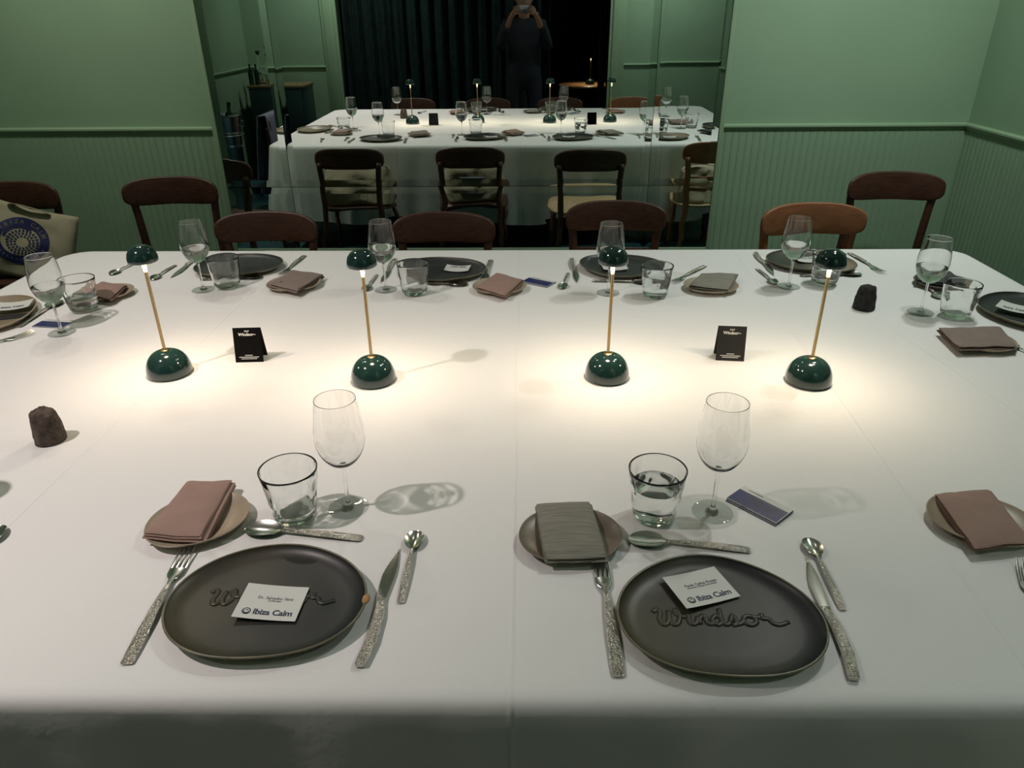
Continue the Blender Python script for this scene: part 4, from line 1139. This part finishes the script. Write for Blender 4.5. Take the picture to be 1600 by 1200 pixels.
link('column', lathe_mesh('column', 'bucket_stand', [(0, 0), (.10, 0), (.105, .012), (.078, .03), (.072, .10), (.078, .60), (.09, .615), (0, .616)], 32), ib)
for s in (-1, 1):
    bm = bmesh.new(); tube(bm, [(s*.098, 0, .80), (s*.118, 0, .80), (s*.118, 0, .76), (s*.094, 0, .76)], .004, 6); link('handle', to_mesh(bm, 'handle', 'bucket'), ib)
inst(bot, (-2.23, 1.66, .642), 0, .95, 'dark wine bottle standing in the steel ice bucket', 'bottle', rot=(.12, .1, 0))
# jacket draped over the chair at the left end
bm = bmesh.new(); loops = []
for j in range(26):
    u = j/25; row = []
    for i in range(25):
        s = (i/24-.5); fold = .012*math.sin(i*1.9+u*3)
        if u < .5: x = -.035-.02*(1-u*2)-.05*(1-2*u); z = .28+(.825-.28)*(u*2)**.8
        else: x = .03+.05*(2*u-1); z = .825-(.825-.36)*(2*u-1)**1.2
        row.append((x+fold*abs(1-2*u), s*.46*(1+.15*abs(1-2*u)), z))
    loops.append(row)
skin_loops(bm, loops, close=False); bmesh.ops.recalc_face_normals(bm, faces=bm.faces[:]); bmesh.ops.solidify(bm, geom=bm.faces[:], thickness=.006)
jk = link('draped_jacket', to_mesh(bm, 'jacket', 'jacket'), None, (-2.02, 1.25, .0)); tag(jk, 'blue-grey jacket hanging over the left-end chair back', 'jacket')

# small round table with lamp and chair in the dark room beyond the curtain
rt = link('round_side_table', None); rt.location = (.72, -1.75, 0); tag(rt, 'small round oak table in the dark room beyond the doorway', 'table')
link('tabletop', lathe_mesh('top', 'round_wood', [(0, .72), (.30, .72), (.32, .73), (.32, .745), (.31, .75), (0, .75)], 40), rt)
link('column', lathe_mesh('column', 'black', [(0, .02), (.03, .02), (.025, .72), (0, .72)], 16), rt); link('base', lathe_mesh('base', 'black', [(0, 0), (.2, 0), (.2, .015), (.04, .03), (0, .03)], 32), rt)
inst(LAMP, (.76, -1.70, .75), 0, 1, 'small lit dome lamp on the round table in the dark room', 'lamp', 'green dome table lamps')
l = bpy.data.lights.new('lamp_light', 'AREA'); l.shape = 'DISK'; l.size = .048; l.energy = 1.0; l.color = (1, .80, .59)
lo = bpy.data.objects.new('lamp_light', l); COL.objects.link(lo); lo.location = (.76, -1.70, .75+.2875)
gc = chair_proto('cab', False, 'cab'); inst(gc, (.10, -1.50, 0), 2.2, 1.0, 'dark green chair beside the round table in the dark room', 'chair')

# ------------------------------------------------------------------ the photographer
def skinned(name, verts, edges, radii, m, root=0, sub=2, parent=None):
    me = bpy.data.meshes.new(name); me.from_pydata(verts, edges, []); o = bpy.data.objects.new(name, me); COL.objects.link(o)
    md = o.modifiers.new('k', 'SKIN'); md.use_smooth_shade = True
    sv = me.skin_vertices[0].data
    for i, r in enumerate(radii): sv[i].radius = r if isinstance(r, tuple) else (r, r); sv[i].use_root = (i == root)
    md2 = o.modifiers.new('s', 'SUBSURF'); md2.levels = sub; md2.render_levels = sub
    dg = bpy.context.evaluated_depsgraph_get(); em = bpy.data.meshes.new_from_object(o.evaluated_get(dg)); bpy.data.objects.remove(o)
    em.materials.clear(); em.materials.append(M_[m])
    for p in em.polygons: p.use_smooth = True
    return link(name, em, parent)
PY = -.36
pe = link('person', None); pe.location = (0, PY, 0)
tag(pe, 'person in dark navy clothing photographing the table with a phone, seen in the mirror', 'person')
# clothed body: pelvis root, torso, neck, legs, arms (elbows bent, hands up in front of the face)
V = [(0, 0, .95), (0, .0, 1.08), (0, .005, 1.22), (0, .0, 1.36), (0, -.01, 1.45),          # 0-4 pelvis..neck base
     (-.10, 0, .90), (-.11, .02, .52), (-.115, -.01, .10), (.10, 0, .90), (.11, .02, .52), (.115, -.01, .10),   # 5-10 legs
     (-.17, -.005, 1.39), (-.235, .04, 1.18), (-.155, .205, 1.375), (.17, -.005, 1.39), (.235, .04, 1.18), (.165, .195, 1.40)]
E_ = [(0, 1), (1, 2), (2, 3), (3, 4), (0, 5), (5, 6), (6, 7), (0, 8), (8, 9), (9, 10), (3, 11), (11, 12), (12, 13), (3, 14), (14, 15), (15, 16)]
Rr = [(.155, .115), (.150, .11), (.165, .12), (.165, .105), (.068, .065), .095, .065, .048, .095, .065, .048, .068, .052, .036, .068, .052, .036]
body = skinned('jacket', V, E_, Rr, 'navy_cloth', parent=pe)
head = bmesh.new(); bmesh.ops.create_uvsphere(head, u_segments=28, v_segments=20, radius=1)
for v in head.verts:
    x, y, z = v.co
    w_ = .074*(1-.22*max(0, -z)**1.5); v.co = Vector((x*w_, y*.094+(.012 if z < -.3 and y > 0 else 0)*1, z*.118))
    f = v.co
    if y > .5:     # nose, eye sockets, mouth
        v.co.y += .020*math.exp(-((x/.12)**2+((z+.12)/.20)**2))
        for s in (-1, 1): v.co.y -= .008*math.exp(-(((x-s*.38)/.16)**2+((z-.02)/.12)**2))
        v.co.y += .004*math.exp(-((x/.25)**2+((z+.5)/.06)**2))
hd_ = link('head', to_mesh(head, 'head', 'skin'), pe, (0, .045, 1.615), (math.radians(-6), 0, 0))
for s in (-1, 1):
    bm = bmesh.new(); bmesh.ops.create_uvsphere(bm, u_segments=12, v_segments=8, radius=.0115); link('eye', to_mesh(bm, 'eye', 'card'), hd_, (s*.029, .076, .004))
    bm = bmesh.new(); bmesh.ops.create_uvsphere(bm, u_segments=10, v_segments=8, radius=1)
    for v in bm.verts: v.co = Vector((v.co.x*.010, v.co.y*.018, v.co.z*.030))
    link('ear', to_mesh(bm, 'ear', 'skin'), hd_, (s*.075, -.008, -.004))
skinned('neck', [(0, 0, 1.42), (0, .02, 1.50), (0, .035, 1.56)], [(0, 1), (1, 2)], [.062, .056, .055], 'skin', parent=pe)
bm = bmesh.new(); bmesh.ops.create_uvsphere(bm, u_segments=28, v_segments=18, radius=1)
for v in bm.verts:
    x, y, z = v.co; k = 1.0 if (z > .25 or y < .25) and z > -.45 else .8
    if y > .35 and z < .45: k = .8
    v.co = Vector((x*.081*k, y*.100*k-.004, z*.125*k+.006))*(1+.03*noise.noise(v.co*6))
link('hair', to_mesh(bm, 'hair', 'hair'), hd_)
for s in (-1, 1):
    bm = bmesh.new(); lathe(bm, [(0, 0), (.045, 0), (.05, .02), (.048, .06), (.035, .09), (0, .095)], 16)
    for v in bm.verts: v.co.y = v.co.y*1.9+.05
    link('shoe', to_mesh(bm, 'shoe', 'black'), pe, (s*.115, 0, 0))
# phone, just behind the lens position; hands round it
ph = link('phone', None); ph.location = (0, -.012, CH); ph.rotation_euler = (-PITCH+.05, 0, 0)
tag(ph, 'silver phone held sideways in both hands, seen in the mirror', 'phone')
link('body', box_mesh('body', 'phone', -.078, .072, -.014, -.004, -.040, .034, .003), ph)
link('screen', box_mesh('screen', 'black', -.074, .068, -.0155, -.014, -.036, .030), ph)
for k, (x, z) in enumerate(((.0, .0), (.0, -.024))):
    r = lathe_mesh('camera_lens', 'black', [(0, .0), (.010, 0), (.010, .003), (.0085, .003), (.0, .002)], 20)
    link('camera_lens', r, ph, (x+.018*(k == 1)+.0, -.004, z-.012), (-PI/2, 0, 0))
def hand(s):
    # s=-1 left side of the phone (x<0). wrist below and outside, palm at the phone's end, fingers behind the front face
    hz = CH-.012
    x0 = s*.083; wy = -.03
    # palm + forearm in one chain
    V = [(s*.155, .205+PY, 1.375), (s*.135, -.085, 1.435), (s*.112, -.045, 1.475), (x0+s*.006, -.030, hz-.015)]
    Rr = [(.032, .030), (.026, .022), (.030, .020), (.030, .016)]; E2 = [(0, 1), (1, 2), (2, 3)]
    # four fingers wrap over the front top of the phone
    for k in range(4):
        zf = hz+.026-.017*k; L = (.85, 1, .94, .72)[k]
        base = len(V); V += [(x0+s*.004, -.016, zf), (x0-s*.006*L, .010, zf+.003), (x0-s*.026*L, .012, zf+.003), (x0-s*.042*L, .005, zf+.001)]
        Rr += [.0095, .0085, .0078, .0068]; E2 += [(3, base), (base, base+1), (base+1, base+2), (base+2, base+3)]
    base = len(V); V += [(x0-s*.004, -.045, hz-.026), (x0-s*.026, -.036, hz-.022), (x0-s*.044, -.028, hz-.014)]
    Rr += [.012, .010, .0085]; E2 += [(2, base), (base, base+1), (base+1, base+2)]
    V = [(x, y-PY, z) for x, y, z in V]
    skinned('hand', V, E2, Rr, 'skin', parent=pe, sub=1)
hand(-1); hand(1)

# refractive caustics of the glasses on the cloth
for o in bpy.data.objects:
    if o.type == 'MESH' and o.data.materials and o.data.materials[0] in (M_['wineglass'], M_['tumblerglass'], M_['water']): o.cycles.is_caustics_caster = True
tc_o.cycles.is_caustics_receiver = True
for l in bpy.data.lights:
    if l.type == 'SPOT': l.cycles.is_caustics_light = True
